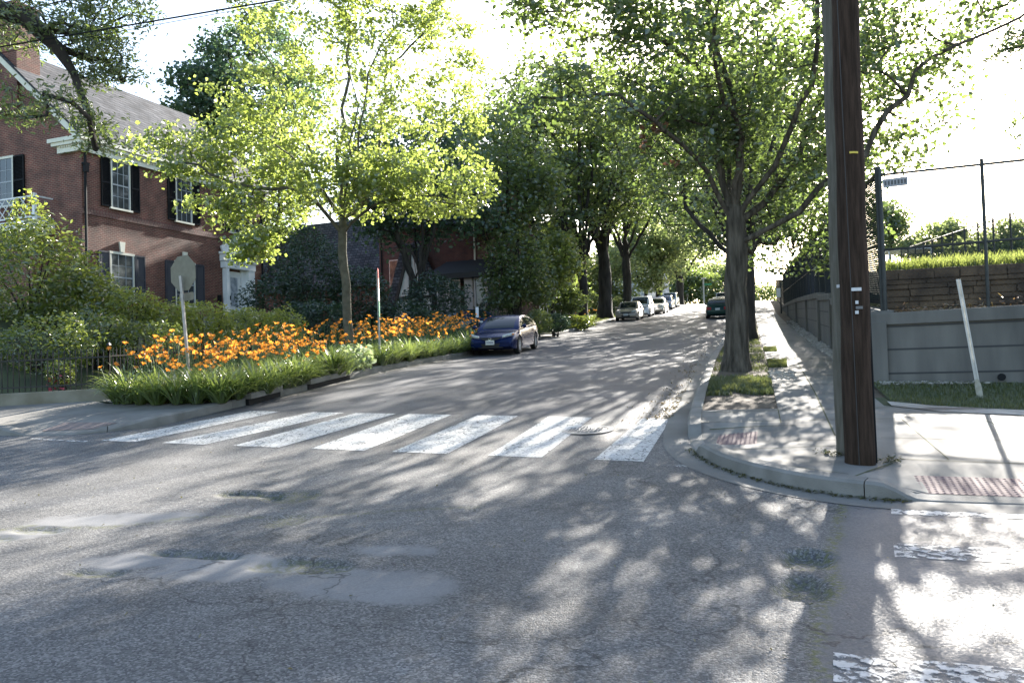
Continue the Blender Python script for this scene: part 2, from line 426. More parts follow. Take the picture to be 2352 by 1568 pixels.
# the road: one sheet with real dips for the potholes
rx = np.concatenate([lines((-60, -12, 2), (-12, -9, .3), (-9, 3, .05), (3, 6, .3), (6, 60, 2)), [60]])
ry = np.concatenate([lines((-30, 2, 1), (2, 9.5, .05), (9.5, 16, .15), (16, 130, 1)), [130]])
RX, RY = np.meshgrid(rx, ry)
keep_right = (RX > 2.6)
RZ = rz(RX, RY)
RZ = np.where((RX > 1.0) & (RY > 9.2), RZ - .2, RZ)
RZ = np.where((RX < -10.3) & (RY > 12.2), RZ - .25, RZ)
nx, ny = len(rx), len(ry)
idx = np.arange(nx * ny).reshape(ny, nx)
Q = np.stack([idx[:-1, :-1], idx[:-1, 1:], idx[1:, 1:], idx[1:, :-1]], -1).reshape(-1, 4)
road = np_mesh('road', np.stack([RX, RY, RZ], -1).reshape(-1, 3), Q, M_ASPH, smooth=True)
tag(road, kind='structure')
def fbm(x, y, s, seed=0.0):
    return np.array([noise.fractal(Vector((a * s, b_ * s, seed)), 1.0, 2.0, 4) for a, b_ in zip(x.ravel(), y.ravel())]).reshape(x.shape)
near = (RX > -9.5) & (RX < 6) & (RY > 1.5) & (RY < 13)
wob = np.zeros_like(RX); wob[near] = fbm(RX[near], RY[near], 1.1)
wob2 = np.zeros_like(RX); wob2[near] = fbm(RX[near], RY[near], 5.0, 3.3)
patch = np.zeros_like(RX)
for cx, cy, ax, ay, ang in [(-6.1, 6.75, .7, .34, .4), (-4.75, 5.5, .42, .28, .3), (-3.75, 5.5, .8, .3, .2), (-2.9, 6.15, .6, .22, .1), (-2.8, 5.3, .75, .34, -.1), (-6.5, 6.1, .45, .22, .4)]:
    dx, dy = RX - cx, RY - cy
    q = np.sqrt(((dx * cos(ang) + dy * sin(ang)) / ax) ** 2 + ((-dx * sin(ang) + dy * cos(ang)) / ay) ** 2)
    patch = np.maximum(patch, 1 - sstep(.75, 1.1, q + .5 * wob + .25 * wob2))
moss = .55 * np.clip(-hole(RX, RY) / .03, 0, 1)
edge_x = np.interp(RY, [-5, 2, 4.2, 5.3, 8.86, 9.1], [-.15, .1, .25, .36, .82, .9])
dseam = np.abs(RX - edge_x + .05 * wob + .03 * wob2)
moss = np.maximum(moss, .9 * (1 - sstep(.01, .07, dseam)) * (RY < 8.9))
dl = np.abs((RY - 6.9) - .38 * (RX + 5.0) + .25 * wob)
moss = np.maximum(moss, .55 * (1 - sstep(.01, .09, dl)) * (RX < -2.6) * (RX > -7.5) * (RY > 4))
right_ = sstep(-.02, .05, RX - edge_x + .05 * wob + .03 * wob2) * (RY < 9.0)
colr = np.zeros((nx * ny, 4), dtype=np.float32)
colr[:, 0] = patch.ravel(); colr[:, 1] = moss.ravel(); colr[:, 2] = right_.ravel(); colr[:, 3] = (sstep(13.9, 14.15, RY + .105 * (RX + 8.5) + .04 * wob2) * (RX > -10.5) * (RX < .5)).ravel()
ca = road.data.color_attributes.new('wear', 'FLOAT_COLOR', 'POINT')
ca.data.foreach_set('color', colr.ravel())

# road markings: seven worn bars of the crossing and the bars of the side crossing
M_PAINT = worn_paint('crossing_paint', (.56, .55, .52), .37, .47)
M_PAINTW = worn_paint('worn_crossing_paint', (.50, .49, .47), .45, .55, 14)
BARS = [(-11.2, -10.45, -9.9, -9.25), (-10.0, -9.1, -8.85, -8.05), (-8.75, -7.75, -7.62, -6.85), (-7.3, -6.25, -6.45, -5.55),
        (-5.75, -4.95, -5.25, -4.45), (-4.3, -3.5, -3.95, -3.2), (-3.25, -2.65, -2.9, -2.3), (-1.95, -1.35, -1.75, -1.32)]
BARS = [(-10.3, -9.55, -9.45, -8.75), (-9.0, -8.15, -8.0, -7.3), (-7.6, -6.75, -7.05, -6.2), (-6.2, -5.3, -5.95, -5.1), (-4.85, -4.0, -4.6, -3.85), (-3.4, -2.65, -3.3, -2.55), (-1.95, -1.32, -1.72, -1.26)]
def yn(x): return 11.0 - .105 * (x + 8.5)
def yf(x): return 14.05 - .105 * (x + 8.5)
mk = None
def marking(poly, m, name='crossing_marking'):
    return sheet(name, poly, lambda x, y: rz(x, y) + .005, m, .25)
for a0, a1, b0, b1 in BARS:
    marking([(a0, yn(a0)), (a1, yn(a1)), (b1, yf(b1)), (b0, yf(b0))], M_PAINT)
marking([(-11.9, 11.25), (-10.5, 11.06), (-10.5, 11.16), (-11.85, 11.35)], M_PAINTW)
marking([(-.95, 10.02), (-.5, 9.92), (-.48, 9.99), (-.93, 10.1)], M_PAINTW)
M_PAINTR = worn_paint('side_crossing_paint', (.52, .51, .49), .41, .52, 12)
for y0, y1, x0 in ((8.02, 8.34, 1.14), (6.6, 7.0, .95), (4.05, 4.62, .30)):
    marking([(x0, y0), (14, y0 - .5), (14, y1 - .5), (x0 + .05, y1)], M_PAINTR if y0 > 7 else M_PAINTW, 'side_crossing_marking')
tag(sheet('side_crossing_marking', [(.98, 8.5), (1.22, 8.5), (1.2, 8.42), (1.0, 8.41)], lambda x, y: rz(x, y) + .005, M_PAINTW, .2), kind='structure')

# right-hand corner: kerb line, pavement, ramps
def curve(P, n=6):
    """Catmull-Rom through 2D/3D points"""
    P = [np.array(p, float) for p in P]; out = []
    for i in range(len(P) - 1):
        p0 = P[max(i - 1, 0)]; p1 = P[i]; p2 = P[i + 1]; p3 = P[min(i + 2, len(P) - 1)]
        for k in range(n):
            t = k / n
            out.append(.5 * ((2 * p1) + (-p0 + p2) * t + (2 * p0 - 5 * p1 + 4 * p2 - p3) * t * t + (-p0 + 3 * p1 - 3 * p2 + p3) * t ** 3))
    out.append(P[-1]); return out
R_CORNER = curve([(2.4, 8.50), (1.55, 8.53), (1.0, 8.62), (.45, 8.95), (-.08, 9.52), (-.50, 10.25), (-.78, 11.1), (-.90, 12.2), (-.94, 13.4), (-.97, 15)])
R_PATH = [(40, 6.5), (14, 7.75), (6, 8.3)] + [tuple(p) for p in R_CORNER] + [(-1.0, 18), (-1.05, 25), (-1.08, 40), (-1.1, 60), (-1.1, 90), (-1.1, 118)]
def ramp(x, y):
    """0 = full kerb height, 1 = flush with the gutter"""
    a = (1 - sstep(.45, .75, abs(y - 11.32))) * (1 - np.clip((x + .85) / 1.5, 0, 1))
    b_ = (1 - sstep(.85, 1.25, abs(x - 2.35))) * (1 - np.clip((y - 8.5) / 1.45, 0, 1))
    return np.maximum(a, b_)
def pave_z(x, y):
    return gz(x, y) + .14 * (1 - ramp(x, y)) + .012
def kerb(name, path, side, w=.16, hfun=None, m=M_KERB, seg=2.6, drop=.12):
    """kerb stones following a line; side=+1: the pavement lies left of the direction of travel"""
    pts = []
    for (x0, y0), (x1, y1) in zip(path[:-1], path[1:]):
        L = math.hypot(x1 - x0, y1 - y0); n = max(1, int(L / .6))
        pts += [(x0 + (x1 - x0) * i / n, y0 + (y1 - y0) * i / n) for i in range(n)]
    pts.append(path[-1])
    mb = MB(); run = 0; cur = []; pieces = []
    for i, p in enumerate(pts):
        cur.append(i)
        if i: run += math.hypot(p[0] - pts[i - 1][0], p[1] - pts[i - 1][1])
        if run > seg or i == len(pts) - 1:
            if len(cur) > 1: pieces.append(cur)
            cur = [i]; run = 0
    for pc in pieces:
        rows = []
        for j, i in enumerate(pc):
            a = pts[max(i - 1, 0)]; b_ = pts[min(i + 1, len(pts) - 1)]
            d = np.array([b_[0] - a[0], b_[1] - a[1]]); d /= np.linalg.norm(d)
            nrm = np.array([-d[1], d[0]]) * side
            p = np.array(pts[i], float)
            if j == 0: p += d * .006
            if j == len(pc) - 1: p -= d * .006
            z0 = float(gz(*p)); h = hfun(*p) if hfun else .15
            q = p + nrm * w
            rows.append([(p[0] - nrm[0] * .02, p[1] - nrm[1] * .02, z0 - drop), (p[0] - nrm[0] * .02, p[1] - nrm[1] * .02, z0 + max(h - .03, -.005)), (p[0] + nrm[0] * .015, p[1] + nrm[1] * .015, z0 + h), (q[0], q[1], float(gz(*q)) + (hfun(*q) if hfun else .15) + .004), (q[0], q[1], z0 - drop)])
        mb.grid(rows)
        for r in (rows[0], rows[-1]): mb.add(r, [(0, 1, 2, 3, 4)])
    return tag(mb.build(name, m), kind='structure')
kerb('kerb', R_PATH, -1, .17, lambda x, y: float(.155 * (1 - ramp(x, y)) + .012))
def offset_path(path, side, w):
    out = []
    for i, p in enumerate(path):
        a = path[max(i - 1, 0)]; b_ = path[min(i + 1, len(path) - 1)]
        d = np.array([b_[0] - a[0], b_[1] - a[1]], float); d /= np.linalg.norm(d)
        nrm = np.array([-d[1], d[0]]) * side
        out.append((p[0] + nrm[0] * w, p[1] + nrm[1] * w))
    return out
def strip(name, path, side, w0, w1, zf, m, kind='structure'):
    den = []
    for (x0, y0), (x1, y1) in zip(path[:-1], path[1:]):
        L = math.hypot(x1 - x0, y1 - y0); n = max(1, int(L / .7))
        den += [(x0 + (x1 - x0) * i / n, y0 + (y1 - y0) * i / n) for i in range(n)]
    den.append(path[-1])
    A = offset_path(den, side, w0); B = offset_path(den, side, w1)
    mb = MB(); mb.grid([[(ax, ay, float(zf(ax, ay))) for ax, ay in A], [(bx, by, float(zf(bx, by))) for bx, by in B]])
    o = mb.build(name, m)
    if o.data.polygons[0].normal.z < 0: o.data.flip_normals()
    return tag(o, kind=kind)
strip('gutter', R_PATH, 1, .022, .36, lambda x, y: gz(x, y) + .006, M_GUT)
cn = offset_path([tuple(p) for p in R_CORNER], -1, .172)
pv = [(40, 6.68), (14, 7.93), (6, 8.48)] + cn[:-8] + [(-.76, 13.2), (.36, 13.35), (.36, 14.9), (1.86, 14.9), (1.9, 13.6), (2.55, 13.02), (6, 11.9), (14, 10.9), (40, 9.0)]
sheet('pavement', pv, pave_z, M_CONC, .3)
sheet('pavement', [(2.0, 13.57), (2.0, 14.0), (2.6, 13.55), (3.6, 13.15), (6, 12.5), (14, 11.6), (40, 10.2), (40, 9.02), (14, 10.92), (6, 11.92), (2.55, 13.04)], lambda x, y: gz(x, y) + .158, M_PAVER, .5)
sheet('pavement', [(.36, 14.905), (1.86, 14.905), (1.88, 60), (1.9, 118), (.36, 118)], lambda x, y: gz(x, y) + .152, M_CONC, .8)
sheet('verge', [(-.83, 13.22), (.355, 13.37), (.355, 14.9), (.3, 118), (-.9, 118), (-.85, 25)], lambda x, y: gz(x, y) + .13, M_DIRT, .6)
sheet('lawn', [(2.06, 14.02), (2.06, 16.5), (2.3, 16.6), (9, 15.2), (40, 9.5), (40, 10.22), (14, 11.62), (6, 12.52), (3.6, 13.17), (2.6, 13.57)], lambda x, y: gz(x, y) + .15, M_YARD, .4)
sheet('verge', [(1.87, 14.0), (2.1, 14.0), (2.45, 16.55), (2.9, 73), (3.2, 118), (1.91, 118), (1.89, 60)], lambda x, y: gz(x, y) + .12, M_DIRT, .6)
sheet('verge', [(1.7, 13.0), (9, 11.2), (9, 12.6), (2.9, 14.3), (1.75, 14.6)], lambda x, y: gz(x, y) + .135, M_YARD, .5)
jt = MB()
def joint(p, q, w=.014, lift=.003, zf=pave_z):
    n = max(1, int(math.hypot(q[0] - p[0], q[1] - p[1]) / .35))
    d = np.array([q[0] - p[0], q[1] - p[1]]); d = d / np.linalg.norm(d); nn = np.array([-d[1], d[0]]) * w / 2
    rows = [[], []]
    for i in range(n + 1):
        x = p[0] + (q[0] - p[0]) * i / n; y = p[1] + (q[1] - p[1]) * i / n
        for r, s_ in ((0, -1), (1, 1)):
            a, b_ = x + nn[0] * s_, y + nn[1] * s_
            rows[r].append((a, b_, float(zf(a, b_)) + lift))
    jt.grid(rows)
sw = lambda x, y: gz(x, y) + .152
joint((1.02, 14.9), (1.1, 75), .02, .003, sw)
for k in range(36): joint((.37, 16.2 + k * 1.5), (1.85, 16.2 + k * 1.5), .014, .003, sw)
joint((1.02, 14.9), (.98, 11.2), .022); joint((-.74, 13.0), (2.0, 13.45), .016); joint((-.73, 12.15), (1.95, 12.5), .016)
joint((-.6, 11.92), (.95, 12.0)); joint((-.25, 10.28), (1.0, 10.6)); joint((.36, 12.1), (.36, 13.3)); joint((.9, 8.82), (1.42, 9.72), .024); joint((1.42, 9.72), (1.48, 8.72), .024)
joint((1.42, 9.9), (12, 8.9), .016); joint((1.5, 11.1), (12, 10.1), .014); joint((1.95, 12.5), (2.0, 9.9), .014); joint((2.9, 12.7), (3.35, 9.8), .018); joint((2.0, 12.6), (12, 11.2), .014)
joint((.28, 9.4), (.9, 9.0), .012); joint((-.56, 10.72), (1.0, 10.95), .014)
o = jt.build('pavement_joints', M_JOINT); tag(o, kind='structure')
if o.data.polygons[0].normal.z < 0: o.data.flip_normals()

# tactile plates with their domes
M_TACT = mat('tactile_red', (.16, .095, .09), .8, (.21, .135, .13), 6, .3, 60, dist=.003)
def tactile(P, label, nu, nv):
    e = empty('tactile_plate', (P[0][0], P[0][1], float(pave_z(*P[0]))), label, 'tactile paving')
    K = 5; rows = []; N, Mv = nu * K, nv * K
    P4 = [np.array(q, float) for q in P]
    for i in range(N + 1):
        r = []
        for j in range(Mv + 1):
            a, b_ = i / N, j / Mv
            p = (1 - a) * ((1 - b_) * P4[0] + b_ * P4[3]) + a * ((1 - b_) * P4[1] + b_ * P4[2])
            fx, fy = (i % K) / K - .5, (j % K) / K - .5; dome = .005 if (abs(fx) < .26 and abs(fy) < .26) else 0
            r.append((p[0] - e.location.x, p[1] - e.location.y, float(pave_z(*p)) + .008 + dome - e.location.z))
        rows.append(r)
    mb = MB(); mb.grid(rows); o = mb.build('plate', M_TACT, e)
    if o.data.polygons[0].normal.z < 0: o.data.flip_normals()
tactile([(-.50, 10.80), (.02, 10.88), (.05, 11.76), (-.47, 11.74)], 'small red tactile plate on the ramp facing the striped crossing', 9, 14)
tactile([(1.50, 8.72), (3.6, 8.6), (3.6, 9.18), (1.53, 9.28)], 'wide red tactile plate at the kerb right of the wooden poles', 34, 10)

# left side: kerbs, pavement and planting bed
L_PATH = [(-40, 12.6), (-18, 11.9), (-14, 11.6)] + [tuple(p) for p in curve([(-12.2, 11.55), (-11.2, 11.75), (-10.62, 12.25), (-10.3, 13.0), (-10.12, 14.2), (-10.05, 16)])] + [(-10, 20), (-10, 37.6)]
def lramp(x, y): return (1 - sstep(.9, 1.3, abs(x + 11.6))) * (1 - np.clip((y - 11.5) / 1.3, 0, 1))
kerb('kerb', L_PATH, 1, .17, lambda x, y: float(.15 * (1 - lramp(x, y)) + .012))
kerb('kerb', [(-10, 43.2), (-10, 60), (-10, 90), (-10, 118)], 1, .17)
strip('gutter', L_PATH[-4:], -1, .022, .3, lambda x, y: gz(x, y) + .006, M_GUT)
lc = offset_path(L_PATH, 1, .172)
lp = lc[:-4] + [(-10.3, 14.2), (-12.9, 14.2), (-13.6, 14.6), (-15.9, 13.75), (-18, 13.6), (-40, 14.4)]
lpz = lambda x, y: gz(x, y) + .14 * (1 - lramp(x, y)) + .012
sheet('pavement', lp, lpz, M_CONC, .4)
sheet('pavement', [(-13.5, 14.7), (-12.75, 14.25), (-12.75, 37.6), (-13.5, 37.6)], lambda x, y: gz(x, y) + .15, M_CONC, .7)
sheet('planting_bed', [(-12.74, 14.22), (-10.16, 14.22), (-10.16, 37.6), (-12.74, 37.6)], lambda x, y: gz(x, y) + .135, M_DIRT, .5)
sheet('driveway', [(-10.0, 37.7), (-10.0, 43.1), (-13, 42.4), (-26, 42.6), (-26, 38.6), (-13, 38.4)], lambda x, y: float(np.maximum(gz(x, y) + .06 + .1 * sstep(10, 11.5, -x), ground_z(np.float64(x), np.float64(y)) + .02)), M_CONC, .8)
sheet('verge', [(-10.16, 43.2), (-10.16, 118), (-13.0, 118), (-13.0, 43.2)], lambda x, y: gz(x, y) + .13, mat('dry_lawn', (.07, .085, .03), .95, (.16, .15, .07), .6), 1.2)
sheet('pavement', [(-13.02, 43.2), (-13.02, 118), (-14.6, 118), (-14.6, 43.2)], lambda x, y: gz(x, y) + .15, M_CONC, 1.2)
tp = [(-12.1, 11.75), (-11.1, 11.9), (-10.95, 12.3), (-12.1, 12.3)]
e = empty('tactile_plate', (-11.6, 12, float(lpz(-11.6, 12))), 'faded red tactile plate at the far left end of the crossing', 'tactile paving')
mb = MB(); mb.grid([[(x - e.location.x, y - e.location.y, float(lpz(x, y)) + .01 - e.location.z) for x, y in (tp[0], tp[1])], [(x - e.location.x, y - e.location.y, float(lpz(x, y)) + .01 - e.location.z) for x, y in (tp[3], tp[2])]])
mb.build('plate', mat('faded_tactile', (.17, .13, .115), .85, (.22, .17, .15), 9), e)
# storm drain: dark slot under a raised slab in the left kerb
def drain(y0, y1, label):
    e = empty('storm_drain', (-10.02, y0, float(gz(-10, y0))), label, 'storm drain')
    z1 = float(gz(-10, y1)) - float(gz(-10, y0)); L = y1 - y0
    def slab(za, zb, xa, xb, m, nm):
        q = MB(); vs = []
        for yy, zz in ((0, 0), (L, z1)):
            vs += [(xa, yy, zz + za), (xb, yy, zz + za), (xb, yy, zz + zb), (xa, yy, zz + zb)]
        q.add(vs, [(0, 1, 2, 3)[::-1], (4, 5, 6, 7), (0, 1, 5, 4), (1, 2, 6, 5), (2, 3, 7, 6), (3, 0, 4, 7)])
        return q.build(nm, m, e)
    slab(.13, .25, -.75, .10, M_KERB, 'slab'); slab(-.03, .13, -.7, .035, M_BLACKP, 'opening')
drain(14.9, 16.1, 'short storm drain slot under the kerb below the lily leaves')
drain(17.3, 19.4, 'long storm drain slab in the left kerb beside the white-leaved plants')
# manhole cover in the crossing
e = empty('manhole_cover', (-2.42, 12.35, float(gz(-2.42, 12.35))), 'round cast iron manhole cover between the crossing bars', 'manhole cover')
m = MB(); rr_ = [.005] + [.02 + .012 * q for q in range(25)]
def relief(r, a):
    x, y = r * cos(a), r * sin(a); u, v = (x / .06) % 1 - .5, (y / .06) % 1 - .5
    return .007 + .085 * y + (.008 if abs(u) < .28 and abs(v) < .28 and r < .28 else 0)
m.grid([[(r * cos(2 * pi * k / 90), r * sin(2 * pi * k / 90), relief(r, 2 * pi * k / 90)) for k in range(91)] for r in rr_])
m.build('lid', mat('cast_iron', (.12, .12, .12), .5, (.22, .22, .22), 30, .8, 60, metal=.5), e)
m = MB(); m.grid([[(r * cos(2 * pi * k / 40), r * sin(2 * pi * k / 40), .009 + .085 * r * sin(2 * pi * k / 40)) for k in range(41)] for r in (.32, .40)])
m.build('rim', mat('rim_iron', (.25, .25, .25), .5, (.35, .35, .35), 20, metal=.5), e)
# ------------------------------------------------------------------ vegetation helpers
def leaves(name, C, size, m, parent=None, up=.6, droop=.25, aspect=.75, seed=1, spread=None):
    """many folded leaf blades; C: leaf centres"""
    r = np.random.default_rng(seed)
    C = np.asarray(C, float); N = len(C)
    s = size * r.uniform(.65, 1.25, N)
    a = r.normal(size=(N, 3)); a[:, 2] = a[:, 2] * .5 - droop
    if spread is not None: a += spread
    a /= np.linalg.norm(a, axis=1)[:, None]
    n = r.normal(size=(N, 3)) * .75; n[:, 2] += up
    b = np.cross(n, a); b /= (np.linalg.norm(b, axis=1)[:, None] + 1e-9)
    n = np.cross(a, b)
    T = np.array([(0, -.5, 0), (-.5 * aspect, -.12, .10), (-.34 * aspect, .28, .06), (0, .55, -.06), (.34 * aspect, .28, .06), (.5 * aspect, -.12, .10)])
    V = C[:, None, :] + s[:, None, None] * (T[None, :, 0:1] * b[:, None, :] + T[None, :, 1:2] * a[:, None, :] + T[None, :, 2:3] * n[:, None, :])
    base = np.arange(N)[:, None] * 6
    Fq = np.concatenate([base + np.array([0, 3, 2, 1]), base + np.array([0, 5, 4, 3])])
    return np_mesh(name, V.reshape(-1, 3), Fq, m, parent)
def in_blob(N, c, r, seed, shell=.55, clump=.35, cs=.45):
    """points in an ellipsoid, thinned by clumpy noise, denser toward the outside"""
    g = np.random.default_rng(seed); out = []
    c = np.array(c, float); r = np.array(r, float)
    off = g.uniform(0, 100, 3)
    while len(out) < N:
        p = g.normal(size=3); p /= np.linalg.norm(p); q = p * g.uniform(shell ** 3, 1) ** (1 / 3)
        w = c + q * r
        if noise.noise(Vector(w * cs + off)) > clump - .65 + g.normal() * .12: out.append(w)
    return np.array(out)
class Tree:
    def __init__(s): s.P = []; s.par = []
    def line(s, pts, start=None, step=.4, wob=.05):
        """smooth limb through the points; start: index of the node it leaves from"""
        C = curve(pts, 8); C = [np.array(p) for p in C]
        acc = 0; last = C[0]; prev = start; ids = []
        for i, p in enumerate(C):
            d = np.linalg.norm(p - last)
            if i == 0 and start is not None: continue
            if i and d < step and i < len(C) - 1: continue
            s.P.append(p + (RNG.normal(size=3) * wob if i else 0)); s.par.append(-1 if prev is None else prev)
            prev = len(s.P) - 1; ids.append(prev); last = p
        return ids
    def near(s, p):
        A = np.array(s.P); return int(np.argmin(((A - np.array(p)) ** 2).sum(1)))
    def limb(s, pts, **k): return s.line(pts, start=s.near(pts[0]), **k)
    def fill(s, attr, step=.55, min_z=None, lift=.25):
        s.tips = []
        A = np.array(s.P); D = np.array([((A - a) ** 2).sum(1).min() for a in attr])
        z0 = A[0][2]
        P = np.zeros((len(s.P) + len(attr) * 40, 3)); n = len(s.P); P[:n] = A
        ok = np.zeros(len(P), bool)
        ok[:n] = A[:, 2] > (min_z if min_z is not None else z0 + 2)
        for i in np.argsort(D):
            a = attr[i]
            d = P[:n] - a
            c = np.sqrt((d ** 2).sum(1)) + .55 * np.maximum(0, d[:, 2]) ; c[~ok[:n]] += 1e3
            j = int(np.argmin(c)); p0 = P[j]; L = np.linalg.norm(a - p0); k = max(1, int(L / step)); k = min(k, 38)
            prev = j
            mid = (p0 + a) / 2 + np.array([0, 0, lift * L * .5]) + RNG.normal(size=3) * .08 * L
            ids = []
            for t in range(1, k + 1):
                u = t / k; q = (1 - u) ** 2 * p0 + 2 * u * (1 - u) * mid + u * u * a
                P[n] = q; s.P.append(q); s.par.append(prev); prev = n; ok[n] = True; ids.append(n); n += 1
            s.tips.append(ids)
    def radii(s, R, r0=.012, ex=2.4):
        n = len(s.P); ch = [[] for _ in range(n)]; acc = np.zeros(n)
        for i, p in enumerate(s.par):
            if p >= 0: ch[p].append(i)
        for i in range(n - 1, -1, -1):
            if acc[i] == 0: acc[i] = r0 ** ex
            if s.par[i] >= 0: acc[s.par[i]] += acc[i]
        # parents always precede children, so one backward pass is enough
        r = acc ** (1 / ex); k = math.log(R / r0) / math.log(max(r[0] / r0, 1.01))
        return r0 * (r / r0) ** k, ch
    def wood(s, name, R, m, parent, r0=.012, flare=1.35, origin=(0, 0, 0)):
        r, ch = s.radii(R, r0); O = np.array(origin)
        VV = []; FF = []; nv = 0
        z0 = s.P[0][2]
        stack = [(0, None)]
        while stack:
            i, pr = stack.pop()
            chain = [] if pr is None else [pr]
            j = i
            while True:
                chain.append(j)
                if not ch[j]: break
                c = sorted(ch[j], key=lambda q: -r[q])
                for o in c[1:]: stack.append((o, j))
                j = c[0]
            if len(chain) < 2: continue
            pts = np.array([s.P[q] for q in chain]); rr = np.array([r[q] for q in chain])
            if pr is not None: rr[0] = min(rr[0], rr[1] * 1.25)
            fl = 1 + (flare - 1) * np.exp(-((pts[:, 2] - z0) / .45)) if pr is None else 1
            rr = rr * fl
            k = 14 if rr.max() > .12 else (7 if rr.max() > .04 else 4)
            d = np.gradient(pts, axis=0); d /= np.linalg.norm(d, axis=1)[:, None] + 1e-9
            a = np.cross(d[0], [.31, .87, .12]); a /= np.linalg.norm(a); ring = np.zeros((len(pts), k, 3)); th = np.arange(k) * 2 * pi / k
            for q in range(len(pts)):
                a = a - d[q] * (a @ d[q]); a /= np.linalg.norm(a) + 1e-9; b_ = np.cross(d[q], a)
                w = rr[q] * (1 + (.06 * np.sin(3 * th + q * .7) + .05 * np.sin(5 * th + q * .31) if k > 8 else 0))
                ring[q] = pts[q] + (np.cos(th) * w)[:, None] * a + (np.sin(th) * w)[:, None] * b_
            VV.append(ring.reshape(-1, 3) - O)
            id_ = nv + np.arange(len(pts) * k).reshape(len(pts), k); nx_ = np.roll(id_, -1, 1)
            FF.append(np.stack([id_[:-1], nx_[:-1], nx_[1:], id_[1:]], -1).reshape(-1, 4)); nv += len(pts) * k
        return np_mesh(name, np.concatenate(VV), np.concatenate(FF), m, parent, smooth=True)
    def leaf_points(s, per, sig, seed, last=4, flat=.6):
        g = np.random.default_rng(seed); out = []
        for ids in s.tips:
            k = ids[-last:]; w = np.linspace(.5, 1, len(k)); w /= w.sum()
            c = g.choice(len(k), per, p=w)
            base = np.array([s.P[k[q]] for q in c])
            out.append(base + g.normal(size=(per, 3)) * np.array([sig, sig, sig * flat]))
        return np.concatenate(out)
def make_tree(name, base, label, cat, trunk_pts, limbs, blobs, R, per, sig, lsize, lm, bark, group=None, min_z=None, r0=.012, seed=5, step=.55, up=.6, droop=.25, twig_wob=.05, aspect=.75, last=4, crown='crown', flare=1.5):
    e = empty(name, tuple(base), label, cat, group)
    t = Tree(); t.line(trunk_pts, step=.4, wob=.015)
    for L in limbs: t.limb(L, wob=twig_wob)
    at_ = np.concatenate([in_blob(q[0], q[1], q[2], seed + 13 * i, *(q[3] if len(q) > 3 else ())) for i, q in enumerate(blobs)])
    t.fill(at_, step=step, min_z=min_z)
    t.wood('trunk', R, bark, e, r0, flare, origin=base)
    leaves(crown, t.leaf_points(per, sig, seed, last) - np.array(base), lsize, lm, e, up=up, droop=droop, seed=seed, aspect=aspect)
    return e
def blobpts(N, c, r, seed, rough=.35, shell=.6):
    """leaf centres for a shrub: a lumpy ellipsoid shell with sparse inside"""
    g = np.random.default_rng(seed); d = g.normal(size=(N, 3)); d /= np.linalg.norm(d, axis=1)[:, None]
    off = g.uniform(0, 50, 3)
    k = np.array([1 + rough * noise.noise(Vector(q * 1.9 + off)) + .5 * rough * noise.noise(Vector(q * 4.5 + off)) for q in d])
    rad = g.uniform(shell ** 3, 1, N) ** (1 / 3) * k
    return np.array(c) + d * rad[:, None] * np.array(r)
def shrub(name, c, r, n, size, m, label, cat='shrub', group=None, seed=3, rough=.35, up=.6, stems=True, ground=None, aspect=.6, lobes=None, bark=None, shell=.6):
    zg = ground if ground is not None else float(ground_z(np.float64(c[0]), np.float64(c[1])))
    e = empty(name, (c[0], c[1], zg), label, cat, group)
    P = [blobpts(n, c, r, seed, rough, shell)]
    for i, (dc, dr, dn) in enumerate(lobes or []): P.append(blobpts(dn, np.array(c) + dc, dr, seed + 7 * i + 1, rough, shell))
    P = np.concatenate(P); P = P[P[:, 2] > zg - .1]
    leaves('foliage', P - np.array([c[0], c[1], zg]), size, m, e, up=up, seed=seed, aspect=aspect)
    if stems:
        mb = MB(); g = np.random.default_rng(seed)
        for k in range(7):
            a = g.uniform(0, 2 * pi); q = np.array([cos(a) * r[0] * .6, sin(a) * r[1] * .6, c[2] - zg + r[2] * .4])
            mb.tube([(cos(a) * .1, sin(a) * .1, -.1), q * [.4, .4, .45], q], [.04, .025, .01], 5)
        mb.build('stems', bark or M_BARKD, e, smooth=True)
    return e

L_YOUNG = leaf_mat('young_maple_leaf', (.055, .09, .018), (.30, .39, .06), (.11, .15, .03), (.46, .54, .12), k=.56, gloss=.14, scale=.9)
L_MAPLE = leaf_mat('maple_leaf', (.026, .050, .016), (.12, .19, .04), (.05, .08, .025), (.25, .33, .07), k=.48, gloss=.12, scale=.5)
L_ROW = leaf_mat('street_tree_leaf', (.034, .058, .022), (.16, .24, .05), (.06, .09, .03), (.29, .36, .08), k=.48, gloss=.10, scale=.35)
L_OAK = leaf_mat('oak_leaf', (.035, .06, .02), (.18, .26, .05), (.06, .09, .03), (.28, .35, .08), k=.45, gloss=.12, scale=.8)
L_BLUE = leaf_mat('blue_green_leaf', (.026, .058, .036), (.10, .18, .07), (.04, .08, .045), (.15, .24, .10), k=.4, gloss=.07, scale=.4)
L_DARK = leaf_mat('dark_evergreen_leaf', (.015, .034, .02), (.05, .10, .04), (.028, .055, .028), (.08, .14, .05), k=.35, gloss=.08, scale=.6)
L_SHRUB = leaf_mat('shrub_leaf', (.034, .056, .014), (.20, .27, .04), (.08, .115, .026), (.38, .44, .07), k=.47, gloss=.12, rough=.3, scale=1.0)
L_AZ = leaf_mat('azalea_leaf', (.09, .125, .018), (.30, .36, .04), (.16, .20, .03), (.44, .48, .07), k=.45, gloss=.10, scale=1.2)
L_FAR = leaf_mat('far_leaf', (.07, .10, .04), (.30, .38, .12), (.11, .14, .06), (.42, .48, .18), k=.5, gloss=.06, scale=.25)

